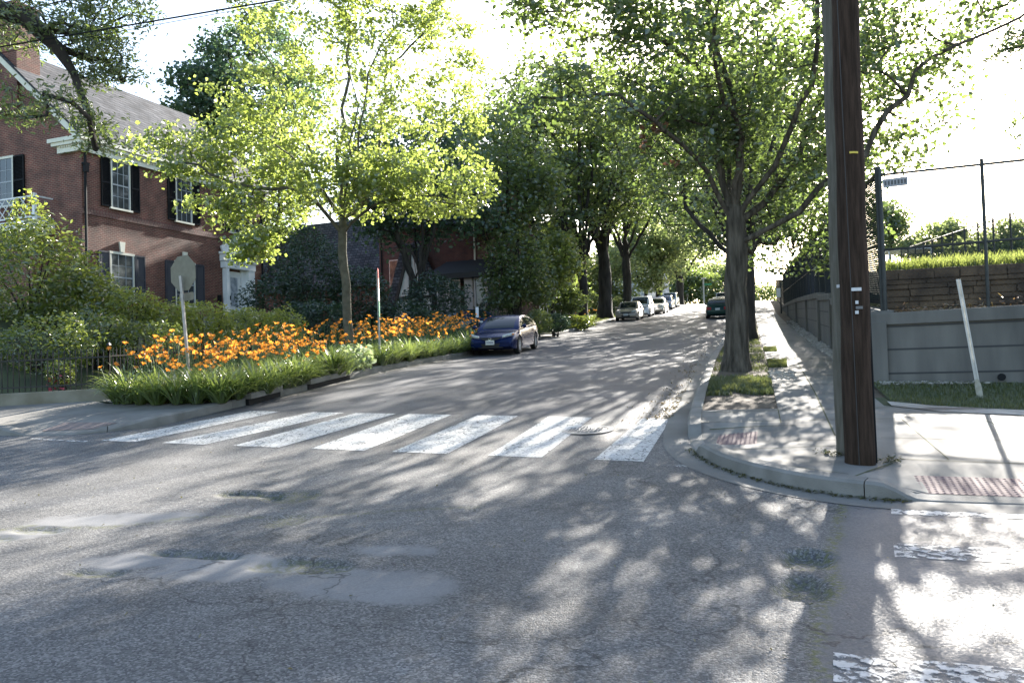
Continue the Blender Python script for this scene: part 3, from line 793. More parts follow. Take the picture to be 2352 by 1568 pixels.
# ------------------------------------------------------------------ the big maple beside the pavement
b = np.array([-.32, 19.0, float(gz(-.32, 19)) + .08]); d0 = 18.35
def A(u, v, dd=0.0): return at(u, v, d0 + dd)
trunk = [b, A(1694, 760), A(1690, 660), A(1690, 560), A(1688, 480)]
limbs = [
    [A(1690, 500), A(1640, 420, -.3), A(1590, 355, -.8), A(1510, 285, -1.4), A(1430, 232, -1.9), A(1360, 218, -2.2), A(1290, 232, -2.4)],
    [A(1690, 490), A(1655, 400, .3), A(1645, 300, .6), A(1620, 200, .9), A(1590, 150, .7), A(1500, 85, .3), A(1430, 40, 0), A(1350, -10, -.4), A(1270, -40, -.8)],
    [A(1688, 480), A(1690, 380, -.2), A(1685, 220, -.5), A(1645, 130, -.7), A(1630, 40, -.8), A(1625, -60, -1), A(1600, -220, -1)],
    [A(1690, 470), A(1700, 300, -.6), A(1650, 200, -1.2), A(1640, 60, -2), A(1660, -80, -2.6), A(1690, -240, -3)],
    [A(1692, 500), A(1760, 420, -.4), A(1800, 330, -.8), A(1850, 210, -1.2), A(1880, 80, -1.5), A(1890, -60, -1.6), A(1920, -200, -1.6)],
    [A(1692, 520), A(1790, 420, .6), A(1840, 330, .9), A(1890, 210, 1.2), A(1990, 90, 1.5), A(2060, 0, 1.8), A(2110, -80, 2)],
    [A(1692, 560), A(1780, 520, -.5), A(1850, 460, -1), A(1920, 400, -1.3), A(2000, 320, -1.5), A(2080, 190, -1.6), A(2180, 110, -1.6), A(2260, 80, -1.6), A(2380, 20, -1.6)],
    [A(1692, 580), A(1750, 560, 1.2), A(1830, 535, 2.0), A(1900, 500, 2.6)],
    [A(1690, 480), A(1700, 380, 1.6), A(1720, 250, 2.4), A(1740, 100, 3.0), A(1730, -60, 3.4)],
    [A(1688, 470), A(1660, 380, 1.4), A(1590, 260, 2.4), A(1520, 170, 3.2)],
]
zc = lambda v: A(1690, v)[2]
blobs = [
    (190, A(1740, 60), (3.3, 4.2, 3.0), (.35, .42, .5)), (120, A(1590, 150, -.4), (2.0, 2.6, 1.7), (.3, .44, .6)), (130, A(1840, 230, .3), (2.5, 2.8, 2.6), (.3, .40, .5)),
    (54, A(2050, 240, .2), (1.9, 2.2, 1.5), (.3, .47, .6)), (26, A(2120, 40, 0), (1.9, 2.0, 1.1), (.3, .47, .6)), (85, A(1840, 490, 1.8), (2.0, 2.2, 1.5), (.3, .43, .6)),
    (48, A(1400, 45, -.6), (2.0, 1.4, .55), (.3, .45, .6)), (26, A(1300, 232, -2.2), (1.3, 1.2, .4), (.2, .45, .8)), (75, A(1570, 330, .4), (1.7, 2.2, 1.3), (.3, .45, .6)), (20, A(1240, 20, -.8), (.8, .8, .4), (.3, .45, .6)),
    (24, A(2250, -60, .5), (2.0, 2.4, 1.4), (.3, .44, .6)),  # unseen crown lobe added to shade the right-hand pavement
    (90, A(1720, -260), (3.4, 4.0, 2.4), (.35, .42, .5)),
]
make_tree('maple_tree', b, 'tall broad maple with many rising limbs on the grass verge right of the road', 'tree', trunk, limbs, blobs, .235, 36, .24, .118, L_MAPLE, M_BARK, min_z=4.6, r0=.009, seed=21, up=.55, droop=.3)
e = S.objects['maple_tree']
# a few dead brown leaf bunches hang from its long left limb
dl = np.concatenate([A(u, v, -1.1) + RNG.normal(size=(n, 3)) * s_ for u, v, n, s_ in ((1512, 292, 22, (.10, .10, .08)), (1478, 320, 18, (.05, .05, .14)), (1550, 370, 10, (.08, .08, .06)))])
leaves('dead_leaves', dl - b, .14, leaf_mat('dead_leaf', (.15, .07, .035), (.22, .10, .05)), e, seed=4)

# ------------------------------------------------------------------ young maple among the lilies
d1 = 24.4
def A(u, v, dd=0.0): return at(u, v, d1 + dd)
b = np.array([-11.3, 22.05, float(gz(-11.3, 22.05)) + .1])
trunk = [b, A(800, 760), A(794, 650), A(788, 560), A(786, 490)]
limbs = [
    [A(788, 520), A(720, 460, -.4), A(650, 430, -.8), A(540, 420, -1.2), A(420, 370, -1.4)], [A(790, 540), A(830, 490, -.4), A(900, 460, -.7), A(1000, 450, -1.0), A(1110, 465, -1.2)],
    [A(786, 500), A(740, 420, .5), A(700, 310, .9), A(640, 180, 1.2), A(560, 50, 1.4), A(530, -30, 1.5)], [A(786, 490), A(780, 380), A(790, 250, .2), A(800, 100, .3), A(810, -60, .3), A(815, -180, .3)],
    [A(787, 500), A(815, 420, -.5), A(830, 300, -.9), A(845, 180, -1), A(900, 60, -1.1), A(910, -60, -1.1)], [A(788, 505), A(860, 430, .5), A(880, 260, .8), A(900, 150, .9), A(960, 90, 1.0), A(1000, 20, 1.1)],
    [A(788, 510), A(900, 420, 1.0), A(980, 350, 1.5), A(1060, 270, 1.8)], [A(787, 500), A(700, 400, -1.2), A(600, 310, -2), A(500, 290, -2.5)], [A(787, 500), A(730, 430, 1.6), A(660, 350, 2.4), A(560, 330, 3)],
    [A(786, 500), A(800, 380, -1.6), A(820, 260, -2.4), A(800, 140, -2.8)],
]
blobs = [
    (230, A(740, 250), (3.5, 3.6, 3.5), (.25, .30, .7)), (46, A(410, 350, -1.2), (1.7, 1.3, .7), (.2, .40, .9)), (34, A(510, 460, -1), (1.4, 1.2, .7), (.2, .40, .9)), (95, A(1000, 420, -.6), (1.9, 1.8, 1.1), (.2, .38, .9)),
    (80, A(600, 340), (2.3, 2.4, 1.3), (.25, .35, .8)), (90, A(800, 430, -.8), (2.4, 2.0, .9), (.2, .32, .8)), (70, A(700, 20), (2.6, 2.4, 1.4), (.25, .35, .8)), (42, A(1050, 190, .6), (1.0, 1.2, 1.9), (.2, .42, .9)), (40, A(980, 40, .6), (1.6, 1.4, .9), (.2, .42, .9)), (32, A(570, 560, -1.4), (.8, .7, .5), (.2, .42, .9)),
    (60, A(800, -110), (2.4, 2.2, 1.5), (.2, .35, .8)),
]
make_tree('young_maple_tree', b, 'slender young maple with bright yellow-green leaves among the orange lilies', 'tree', trunk, limbs, blobs, .125, 40, .185, .115, L_YOUNG, mat('young_bark', (.07, .065, .045), .9, (.13, .12, .09), 6, .6, 30), min_z=4.9, r0=.008, seed=33, up=.35, droop=.35, aspect=.85)

# ------------------------------------------------------------------ row of big street trees up the left kerb
def row_tree(x, y, H, Rc, label, seed, R=.38, name='street_tree', group=None, dens=1.0, lsz=.26, fork=4.5, lm=None, lift=0.0, sx=0.0):
    b = np.array([x, y, float(gz(x, y)) + .08]); g = np.random.default_rng(seed)
    tr = [b, b + (.05, 0, fork * .5), b + (0, .1, fork)]
    lb = []
    for k in range(8):
        a = 2 * pi * (k + g.uniform(-.3, .3)) / 8; e_ = g.uniform(.55, 1.0) * Rc; zt = H * g.uniform(.72, .98)
        st = b + (0, 0, fork * g.uniform(.6, 1.0))
        lb.append([st, st + (cos(a) * e_ * .28, sin(a) * e_ * .28, (zt - fork) * .33), st + (cos(a) * e_ * .55, sin(a) * e_ * .55, (zt - fork) * .7), b + (sx + cos(a) * e_ * .8, sin(a) * e_ * .8, zt)])
    lb.append([b + (0, .1, fork), b + (.3, 0, H * .5), b + (0, .2, H * .95)])
    zc_ = H - (H - fork) * .48 + lift
    bl = [(int(190 * dens), b + (sx, 0, zc_), (Rc, Rc, (H - fork) * .5), (.45, .36, .35))]
    return make_tree(name, b, label, 'tree', tr, lb, bl, R, 46, .55, lsz, lm or L_ROW, M_BARKD, group, min_z=b[2] + fork * .6, r0=.03, seed=seed, step=.8)
row_tree(-11.3, 57.5, 19.0, 6.3, 'dark street tree with low forking limbs behind the lone lily tuft', 41, .30, fork=4.6, dens=2.0, lsz=.27, lift=.2, sx=-1.4)
row_tree(-11.0, 65.0, 20.0, 6.2, 'thickest dark trunk with flaring roots beside the beige sedan', 43, .52, fork=6.2, dens=1.8, lsz=.27, lift=.4, sx=-1.0)
row_tree(-11.3, 79.5, 17.5, 5.6, 'tall narrow tree right behind the roof of the white wagon', 47, .40, fork=7.4, dens=1.3, lsz=.28, lift=.4)
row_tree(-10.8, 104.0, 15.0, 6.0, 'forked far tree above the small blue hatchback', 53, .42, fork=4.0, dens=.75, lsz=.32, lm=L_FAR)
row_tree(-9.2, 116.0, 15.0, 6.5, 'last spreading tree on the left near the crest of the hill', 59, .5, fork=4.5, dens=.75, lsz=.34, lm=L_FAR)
# trees up the right verge behind the big maple
t0 = row_tree(-.1, 32.0, 11.8, 4.3, 'first verge tree uphill behind the big maple', 61, .28, fork=4.0, dens=.7, lsz=.19, lm=L_MAPLE, sx=1.5)
for (y, s_, rz_, lab) in ((44.0, 1.0, 1.9, 'second verge tree uphill behind the big maple'), (58.5, 1.55, 4.0, 'third verge tree uphill behind the big maple'), (73.0, 1.6, 2.9, 'verge tree leafing over the far end of the iron picket fence'), (87.0, 1.6, .6, 'added verge tree shading the far road beside the right pavement'), (99.0, 1.5, 5.2, 'added last verge tree shading the road before the crest')):  # farthest two are added, and far crowns enlarged, to shade the road
    c = copy_tree(t0); c.location = (-.3, y, float(gz(-.3, y)) + .08); c.scale = (s_, s_, s_); c.rotation_euler.z = rz_; c['label'] = lab

# ------------------------------------------------------------------ trees behind the houses and yards
def simple_tree(u, v, d, r, label, lm, n=200, lsz=.3, seed=70, ground=None, R=.22, name='background_tree', sig=.5, per=40, lean=0, bl2=None, cl=.36):
    c = at(u, v, d); zg = ground if ground is not None else float(ground_z(np.float64(c[0]), np.float64(c[1])))
    b = np.array([c[0] + lean, c[1], zg - .1]); H = c[2] - zg
    tr = [b, b + (0, 0, max(.5, H * .25)), np.array([c[0] + lean * .4, c[1], zg + max(.8, H * .55)])]
    g = np.random.default_rng(seed); lb = []
    for k in range(6):
        a = 2 * pi * k / 6 + g.uniform(-.4, .4); st = b + np.array([0, 0, max(.5, H * .3)])
        lb.append([st, (st + c) / 2 + np.array([cos(a) * r[0] * .3, sin(a) * r[1] * .3, 0]), c + np.array([cos(a) * r[0] * .55, sin(a) * r[1] * .55, r[2] * g.uniform(-.2, .6)])])
    bl = [(n, c, r, (.4, cl, .35))] + [(nn, at(*q), rr, (.4, cl, .35)) for nn, q, rr in (bl2 or [])]
    return make_tree(name, b, label, 'tree', tr, lb, bl, R, per, sig, lsz, lm, M_BARKD, min_z=zg + H * .3, r0=.018, seed=seed, step=.8)
simple_tree(940, 400, 42, (3.8, 3.6, 4.0), 'dark tree with twisting trunk in front of the shaded brick house', L_BLUE, 190, .22, 71, R=.24, lean=.3, bl2=[(45, (1060, 470, 42), (2.4, 2.4, 1.6)), (40, (860, 470, 41), (2.2, 2.0, 1.5))])
simple_tree(470, 235, 58, (3.2, 3.0, 2.6), 'blue-green tree crown rising behind the grey roof of the brick house', L_BLUE, 150, .30, 72, R=.25)
simple_tree(590, 200, 62, (5.0, 4.5, 5.5), 'tall dark tree behind the young maple crown', L_BLUE, 200, .32, 73, R=.3)
simple_tree(600, 440, 57, (3.4, 3.0, 3.6), 'dark leafy tree in the gap between the two brick houses', L_ROW, 150, .26, 90, R=.18)
simple_tree(1060, 560, 66, (5.0, 4.5, 6.0), 'dense dark tree behind the shaded brick house', L_ROW, 220, .34, 74, R=.3, bl2=[(160, (1150, 380, 66), (4.6, 4, 5))])
simple_tree(1150, 420, 47, (3.3, 3.0, 3.8), 'dark round-headed tree at the right end of the shaded brick house', L_ROW, 190, .24, 89, R=.2)
simple_tree(1185, 610, 44, (1.7, 1.7, 2.0), 'small bluish leafy tree beyond the blue coupe', L_ROW, 90, .17, 75, R=.08, sig=.35, bl2=[(30, (1145, 670, 43), (1.2, 1.0, .8)), (36, (1225, 665, 45), (1.2, 1.0, .9))])
simple_tree(1265, 600, 54, (1.9, 1.8, 2.1), 'sunny yellow-green small tree left of the forking street tree', L_YOUNG, 110, .22, 76, R=.08, sig=.4)
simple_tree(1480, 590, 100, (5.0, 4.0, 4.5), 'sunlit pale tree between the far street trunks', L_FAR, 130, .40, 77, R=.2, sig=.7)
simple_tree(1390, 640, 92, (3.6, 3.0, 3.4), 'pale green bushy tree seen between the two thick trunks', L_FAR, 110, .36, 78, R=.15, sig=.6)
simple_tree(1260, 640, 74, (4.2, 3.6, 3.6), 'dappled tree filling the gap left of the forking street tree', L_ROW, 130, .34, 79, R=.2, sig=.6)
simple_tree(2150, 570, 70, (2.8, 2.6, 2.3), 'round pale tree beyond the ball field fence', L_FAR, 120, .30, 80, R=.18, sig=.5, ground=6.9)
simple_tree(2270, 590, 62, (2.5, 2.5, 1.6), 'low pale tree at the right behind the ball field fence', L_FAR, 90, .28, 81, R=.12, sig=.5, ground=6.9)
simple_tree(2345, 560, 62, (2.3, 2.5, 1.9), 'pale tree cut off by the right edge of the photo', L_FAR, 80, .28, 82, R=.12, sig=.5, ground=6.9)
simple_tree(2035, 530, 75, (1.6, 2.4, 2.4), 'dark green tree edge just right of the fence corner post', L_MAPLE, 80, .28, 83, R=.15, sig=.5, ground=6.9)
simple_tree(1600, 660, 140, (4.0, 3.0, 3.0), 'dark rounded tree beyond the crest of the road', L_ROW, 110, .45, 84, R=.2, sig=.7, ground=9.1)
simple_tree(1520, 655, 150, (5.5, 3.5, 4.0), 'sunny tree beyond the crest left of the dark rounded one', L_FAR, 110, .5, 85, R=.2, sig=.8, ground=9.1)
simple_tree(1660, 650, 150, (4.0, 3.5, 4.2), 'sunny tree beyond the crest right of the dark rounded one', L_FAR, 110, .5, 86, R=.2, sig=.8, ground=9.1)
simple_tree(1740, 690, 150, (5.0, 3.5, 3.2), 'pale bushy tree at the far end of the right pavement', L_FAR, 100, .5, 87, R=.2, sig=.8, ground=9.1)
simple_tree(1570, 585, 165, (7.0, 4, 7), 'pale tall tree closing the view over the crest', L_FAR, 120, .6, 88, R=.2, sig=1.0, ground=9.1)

# overhanging oak limb at the upper left: the trunk stands outside the frame
d2 = 15.5
def A(u, v, dd=0.0): return at(u, v, d2 + dd)
b = np.array([-16.6, 10.8, float(ground_z(np.float64(-16.6), np.float64(10.8)))])
tr = [b, b + (0, 0, 3), b + (.2, 0, 6), b + (.4, .1, 8.5), b + (.5, .2, 11)]
s0 = np.array(b + (.4, .1, 7.6))
limbs = [[s0, A(-180, 0), A(0, 22), A(70, 55), A(135, 110), A(160, 160), A(175, 205), A(215, 250), A(232, 300), A(238, 345)], [A(70, 55), A(150, 80, .5), A(230, 60, .8), A(330, 20, 1.0)],
         [A(-180, 0), A(-120, 120, -.5), A(-40, 190, -.8), A(60, 215, -1), A(150, 250, -1)], [A(135, 110), A(200, 130, .4), A(260, 150, .6), A(290, 190, .6)], [b + (.5, .2, 10), b + (-2, -2, 13)], [b + (.5, .2, 9), b + (-3, 1, 11)]]
bl = [(70, A(110, 40), (1.5, 1.3, .55), (.1, .42, 1.0)), (26, A(260, 20, .6), (.9, .8, .35), (.1, .42, 1.0)), (60, A(235, 150, .3), (.65, .8, .7), (.1, .42, 1.0)), (22, A(225, 290), (.4, .5, .45), (.1, .45, 1.0)), (26, A(70, 235, -1), (.8, .7, .28), (.1, .42, 1.0)), (30, A(-60, 60), (1.0, 1.0, .9), (.1, .4, 1.0)), (50, b + (-1, 0, 12.5), (3, 3, 2), (.3, .4, .6))]
make_tree('oak_tree', b, 'oak limb with narrow leaves hanging in over the upper left corner', 'tree', tr, limbs, bl, .22, 30, .17, .105, L_OAK, M_BARKD, min_z=b[2] + 6.2, r0=.006, seed=91, droop=.5, aspect=.38, up=.4, step=.4)
# sprays of another tree reaching in at the upper right
d3 = 13.0
def A(u, v, dd=0.0): return at(u, v, d3 + dd)
b = np.array([11.5, 11.0, float(gz(11.5, 11)) + .1])
tr = [b, b + (-.1, 0, 3), b + (-.2, 0, 6), b + (-.3, 0, 9)]
limbs = [[b + (-.2, 0, 5.5), A(2600, 20), A(2450, 70), A(2330, 105), A(2275, 120)], [b + (-.2, 0, 4.2), A(2560, 240), A(2420, 290), A(2350, 330)], [b + (-.3, 0, 8), b + (2, 1, 10)]]
bl = [(9, A(2310, 120), (.28, .3, .16), (.1, .5, 1.0)), (10, A(2345, 80), (.22, .3, .12), (.1, .5, 1.0)), (9, A(2352, 300), (.14, .3, .5), (.1, .5, 1.0)), (24, A(2480, 120), (.8, .8, .7), (.1, .5, 1.0)), (40, b + (1, 0, 9), (2.2, 2, 2), (.3, .5, .6))]
make_tree('ash_tree', b, 'narrow-leaved sprays hanging in from the right edge above the fence', 'tree', tr, limbs, bl, .2, 16, .12, .11, L_OAK, M_BARKD, min_z=b[2] + 3.5, r0=.004, seed=95, droop=.5, aspect=.3, up=.4, step=.3)

# ------------------------------------------------------------------ shrubs of the left yard
c = at(70, 665, 24); 
shrub('tall_shrub', c, (2.0, 1.9, 2.05), 6800, .15, L_SHRUB, 'tall glossy shrub at the left edge in front of the brick gable', seed=101, lobes=[((-.2, .2, 2.0), (.7, .6, .9), 420), ((1.5, .3, -.9), (1.5, 1.3, 1.5), 4500), ((-.6, 0, -1.9), (2.2, 1.6, 1.5), 5200), ((2.3, .4, -2.3), (1.0, 1.0, .8), 1300)], aspect=.5)
for i, (u, v, d, r, n, lab) in enumerate([
    (300, 715, 23.5, (.85, .8, .62), 2200, 'bright yellow-green azalea just right of the tall glossy shrub'), (385, 745, 24, (1.05, .9, .75), 2600, 'azalea behind the stop sign post'),
    (465, 745, 25, (1.15, 1.0, .72), 2600, 'rounded azalea under the white front door, left part'), (560, 752, 26.5, (1.1, 1.0, .66), 2400, 'azalea below the right side of the white front door'),
    (640, 755, 27.5, (.95, .9, .7), 2000, 'low olive green azalea left of the young maple trunk'), (330, 790, 21.5, (1.3, .7, .6), 2400, 'dark low shrub behind the left end of the orange lilies'), (215, 775, 21.5, (1.2, .8, .75), 2600, 'dense shrub behind the iron fence, left of the lilies'), (90, 800, 20.0, (1.7, .7, .75), 3000, 'low shrub behind the far left bay of the iron fence')]):
    shrub('azalea_bush', at(u, v, d), r, n, .10, L_AZ if i < 5 else L_SHRUB, lab, seed=110 + i, aspect=.5, group='azalea bushes in front of the brick house')
for i, (u, v, d, r, n, lab, nm) in enumerate([
    (715, 640, 36, (1.5, 1.4, 2.3), 4200, 'dark conical evergreen left of the young maple trunk', 'conifer_bush'), (640, 700, 37, (2.0, 1.6, 1.5), 3600, 'dark spreading evergreen right of the white door', 'evergreen_bush'), (735, 745, 33, (1.5, 1.2, 1.0), 3000, 'dark low evergreen behind the young maple trunk', 'evergreen_bush'),
    (830, 690, 36, (1.4, 1.3, 1.5), 3000, 'dark evergreen behind the red and white parking sign', 'evergreen_bush'), (1000, 690, 39, (1.6, 1.4, 1.2), 3000, 'dark evergreen hiding the left half of the bay windows', 'evergreen_bush'), (920, 735, 36, (1.9, 1.0, .8), 2600, 'dark hedge behind the right lily bed', 'evergreen_bush'), (1140, 725, 45, (1.6, 1.3, 1.0), 2400, 'dark bush right of the white bay windows', 'evergreen_bush')]):
    shrub(nm, at(u, v, d), r, n, .16, L_DARK if i < 6 else L_BLUE, lab, seed=130 + i, aspect=.45, group='dark evergreens in front of the shaded house')
shrub('clipped_hedge', at(1236, 738, 41.5), (.75, .7, .62), 2600, .09, L_SHRUB, 'clipped round hedge ball above the driveway apron', 'hedge', seed=140, rough=.08)
shrub('clipped_hedge', at(1275, 742, 43), (.8, .7, .5), 2400, .09, L_DARK, 'low clipped dark hedge right of the round hedge ball', 'hedge', seed=141, rough=.12)
shrub('garden_shrub', at(1315, 742, 50), (1.5, 1.0, .5), 1800, .16, L_SHRUB, 'loose shrub at the foot of the forking street tree', seed=142)
shrub('garden_shrub', at(1300, 690, 56), (1.4, 1.0, .9), 1500, .2, L_ROW, 'dark shrub left of the forking street tree trunk', seed=143)
shrub('garden_shrub', at(1425, 705, 80), (1.3, 1.0, .9), 1200, .22, L_FAR, 'pale flowering shrub between the two thick trunks', seed=144)
shrub('garden_shrub', at(1365, 700, 78), (1.2, 1.0, 1.0), 1000, .22, L_FAR, 'pale shrub in the sunny lawn behind the thickest trunk', seed=145)
shrub('rose_bush', at(140, 858, 18.5), (.35, .3, .3), 500, .07, L_SHRUB, 'small rose bush showing through the iron fence', 'rose', seed=146, stems=True)
rs = S.objects['rose_bush']
leaves('blossoms', blobpts(26, (0, -.1, .3), (.28, .2, .22), 5), .075, mat('rose_pink', (.55, .10, .14), .6), rs, seed=9, aspect=1)
# ------------------------------------------------------------------ brick house on the left (local x along the front, y into the house)
HB = at(190, 600, 33.5); HZ = 4.3
house = empty('brick_house', (HB[0], HB[1], HZ), 'red brick colonial house with black shutters and a grey slate roof', 'house', None, pi / 2 - radians(5.1))
LX, DY, EZ, RY_, RZ_ = 11.4, 10.0, 6.95, 5.0, 11.75
mb = MB()
mb.add([(0, 0, -1.2), (LX, 0, -1.2), (LX, 0, EZ), (0, 0, EZ)], [(0, 1, 2, 3)])
mb.add([(LX, DY, -1.2), (0, DY, -1.2), (0, DY, EZ), (LX, DY, EZ)], [(0, 1, 2, 3)])
for x in (0, LX): mb.add([(x, 0, -1.2), (x, DY, -1.2), (x, DY, EZ), (x, RY_, RZ_ - .15), (x, 0, EZ)], [(0, 1, 2, 3, 4)])
mb.build('wall', M_BRICK, house, recalc=True)
roof = MB()
for s_, y0 in ((1, -.32), (-1, DY + .32)):
    z0 = EZ + .22
    roof.add([(-.28, y0, z0), (LX + .28, y0, z0), (LX + .28, RY_, RZ_ + .15), (-.28, RY_, RZ_ + .15), (-.28, y0, z0 - .1), (LX + .28, y0, z0 - .1), (LX + .28, RY_, RZ_ + .02), (-.28, RY_, RZ_ + .02)],
             [(0, 1, 2, 3), (7, 6, 5, 4), (0, 4, 5, 1), (1, 5, 6, 2), (3, 7, 4, 0)])
rf = roof.build('roof', M_SLATE, house)
mb = MB(); mb.box(-.15, .95, 3.4, 5.0, 8.6, 13.2); mb.box(-.2, 1.0, 3.35, 5.05, 13.2, 13.35); mb.build('chimney', M_BRICK, rf)
mb = MB()   # eaves: stepped cornice with return at the gable
mb.box(-.34, LX + .34, -.36, -.02, 6.98, 7.14); mb.box(-.30, LX + .3, -.26, -.02, 6.84, 6.98); mb.box(-.2, LX + .2, -.14, -.02, 6.56, 6.84)
mb.box(-.34, -.02, -.02, 1.5, 6.98, 7.14); mb.box(-.28, -.02, -.02, 1.35, 6.84, 6.98); mb.box(-.16, -.02, -.02, 1.15, 6.56, 6.84)
for k in range(int(LX / .13)): mb.box(k * .13, k * .13 + .07, -.19, -.141, 6.76, 6.838)
for k in range(8): mb.box(-.21, -.161, k * .13, k * .13 + .07, 6.76, 6.838)
mb.build('cornice', M_CREAM, house)
mb = MB()
for a, b_ in (((-.12, -.2, EZ + .06), (-.12, RY_, RZ_ - .1)), ((-.12, DY + .2, EZ + .06), (-.12, RY_, RZ_ - .1))): mb.beam(a, b_, .2, .3)
mb.build('rake_board', M_CREAM, house)
mb = MB(); mb.box(0, LX, -.035, -.003, 4.02, 4.28); mb.build('belt_course', M_SOLDIER, house)
def downspout(x):
    mb = MB(); mb.tube([(x, -.28, 6.9), (x, -.26, 6.72), (x - .08, -.1, 6.45), (x - .08, -.1, -1)], .055, 8); mb.box(x - .2, x + .06, -.2, -.03, 6.02, 6.1); mb.box(x - .16, x + .02, -.2, -.05, 5.72, 6.02)
    mb.build('downspout', M_BLACKP, house, smooth=False)
downspout(.18); downspout(LX - .12)
def window(parent, cx, z0, z1, w, shut_m, sw_, key=True, style='louver', axis='x', ypos=0.0, cols=3, rows=4):
    """sash window with frame, glass, bars and a pair of shutters, drawn on plane y=ypos (axis x) or x=ypos (axis y)"""
    if axis == 'x': T = Matrix.Translation((cx, ypos, 0))
    else: T = Matrix.Translation((ypos, cx, 0)) @ Matrix.Rotation(-pi / 2, 4, 'Z')
    h = w / 2
    fr = MB()
    fr.box(-h - .06, -h, -.05, -.004, z0, z1, T); fr.box(h, h + .06, -.05, -.004, z0, z1, T); fr.box(-h - .09, h + .09, -.055, -.004, z1, z1 + .1, T); fr.box(-h - .14, h + .14, -.1, -.004, z0 - .08, z0, T)
    wn = fr.build('window', M_CREAM, parent)
    g = MB(); g.box(-h, h, -.022, -.006, z0, z1, T); g.build('glass', M_GLASS, wn)
    s = MB(); zm = (z0 + z1) / 2
    s.box(-h, h, -.04, -.0225, zm - .03, zm + .03, T)
    for k in range(1, cols): s.box(-h + w * k / cols - .012, -h + w * k / cols + .012, -.035, -.0226, z0, z1, T)
    for k in range(1, rows):
        z = z0 + (z1 - z0) * k / rows
        if abs(z - zm) > .05: s.box(-h, h, -.033, -.0227, z - .011, z + .011, T)
    for a, b_ in ((-h, -h + .04), (h - .04, h)): s.box(a, b_, -.038, -.0228, z0, z1, T)
    s.build('sash_bars', mat('sash_grey', (.33, .35, .36), .5), wn)
    if key:
        q = MB(); q.prism([T @ Vector(p) for p in ((-.10, -.004, z1 + .11), (.10, -.004, z1 + .11), (.15, -.004, z1 + .55), (-.15, -.004, z1 + .55))], T.to_3x3() @ Vector((0, -1, 0)), .07); q.build('keystone', M_CREAM, wn)
    for sd in (-1, 1):
        a, b_ = sorted((sd * (h + .10), sd * (h + .10 + sw_)))
        m = MB(); m.box(a, a + .05, -.075, -.006, z0 - .02, z1 + .05, T); m.box(b_ - .05, b_, -.075, -.006, z0 - .02, z1 + .05, T)
        for z in (z0 - .02, zm - .03, z1): m.box(a + .05, b_ - .05, -.07, -.007, z, z + .07, T)
        if style == 'louver':
            n = int((z1 - z0) / .06)
            for k in range(n):
                z = z0 + .05 + (z1 - z0 - .05) * k / n
                m.add([T @ Vector(p) for p in ((a + .05, -.062, z), (b_ - .05, -.062, z), (b_ - .05, -.015, z + .05), (a + .05, -.015, z + .05))], [(0, 1, 2, 3)])
            m.box(a + .05, b_ - .05, -.014, -.008, z0, z1, T)
        else:
            m.box(a + .05, b_ - .05, -.045, -.008, z0, z1, T); m.box(a + .1, b_ - .1, -.058, -.045, z0 + .12, zm - .12, T); m.box(a + .1, b_ - .1, -.058, -.045, zm + .12, z1 - .1, T)
        sh = m.build('shutter', shut_m, wn)
        if style != 'louver':   # crescent cut-out
            q = MB(); cx_, cz_ = (a + b_) / 2, zm + .55; P1 = [(cx_ + .07 * cos(t), -.0605, cz_ + .09 * sin(t)) for t in np.linspace(-1.9, 1.9, 14)]; P2 = [(cx_ + .035 * cos(t) - .015, -.0605, cz_ + .075 * sin(t)) for t in np.linspace(1.9, -1.9, 14)]
            q.prism([T @ Vector(p) for p in P1 + P2], T.to_3x3() @ Vector((0, 1, 0)), .004)
    return wn
for cx in (1.95, 5.65, 9.35): window(house, cx, 4.52, 6.5, .92, M_BLACKP, .46, key=False)
for cx in (1.97, 5.65): window(house, cx, .6, 2.55, 1.16, M_SHUTG, .56, style='panel')
window(house, 5.0, 4.75, 6.75, 2.2, M_BLACKP, .62, axis='y', ypos=0.0, cols=6)
# front door with pediment
dr = MB(); dr.box(8.52, 9.50, -.03, -.004, -1.1, 2.5); door = dr.build('front_door', M_WHITE, house)
q = MB(); q.box(8.74, 9.28, -.036, -.0305, .75, 2.2); q.build('glass', mat('door_glass', (.20, .23, .25), .08, (.5, .52, .55), 5), door)
q = MB()
for a in (8.70, 9.28): q.box(a, a + .04, -.05, -.031, .72, 2.24)
q.box(8.74, 9.28, -.05, -.031, .71, .75); q.box(8.74, 9.28, -.05, -.031, 2.2, 2.24); q.box(8.74, 9.28, -.045, -.031, -.5, .5); q.build('door_moulding', M_WHITE, door)
q = MB(); q.tube([(8.64, -.1, 1.05), (8.64, -.1, 1.25)], .045, 8); q.build('handle', M_BLACKP, door)
q = MB()
for a, b_ in ((8.22, 8.5), (9.52, 10.30)): q.box(a, b_ - (.42 if a > 9 else 0), -.10, -.004, -1.1, 2.62)
q.box(9.86, 10.30, -.32, -.004, -1.1, 2.62); q.box(8.16, 8.36, -.32, -.11, -1.1, 2.62)
q.box(8.1, 10.36, -.34, -.004, 2.62, 2.95); q.box(8.04, 10.42, -.38, -.004, 2.96, 3.3); q.box(7.98, 10.48, -.42, -.004, 3.3, 3.42); sr = q.build('door_surround', M_WHITE, house)
q = MB(); q.prism([(8.1, -.06, 3.42), (10.36, -.06, 3.42), (9.23, -.06, 3.98)], (0, -1, 0), .2); q.beam((7.95, -.24, 3.45), (9.23, -.24, 4.1), .45, .09, (0, 1, 0)); q.beam((10.51, -.24, 3.45), (9.23, -.24, 4.1), .45, .09, (0, 1, 0)); q.build('pediment', M_WHITE, sr)
q = MB(); q.box(7.82, 7.97, -.14, -.004, .9, 1.25); q.build('mailbox', M_BLACKP, house)
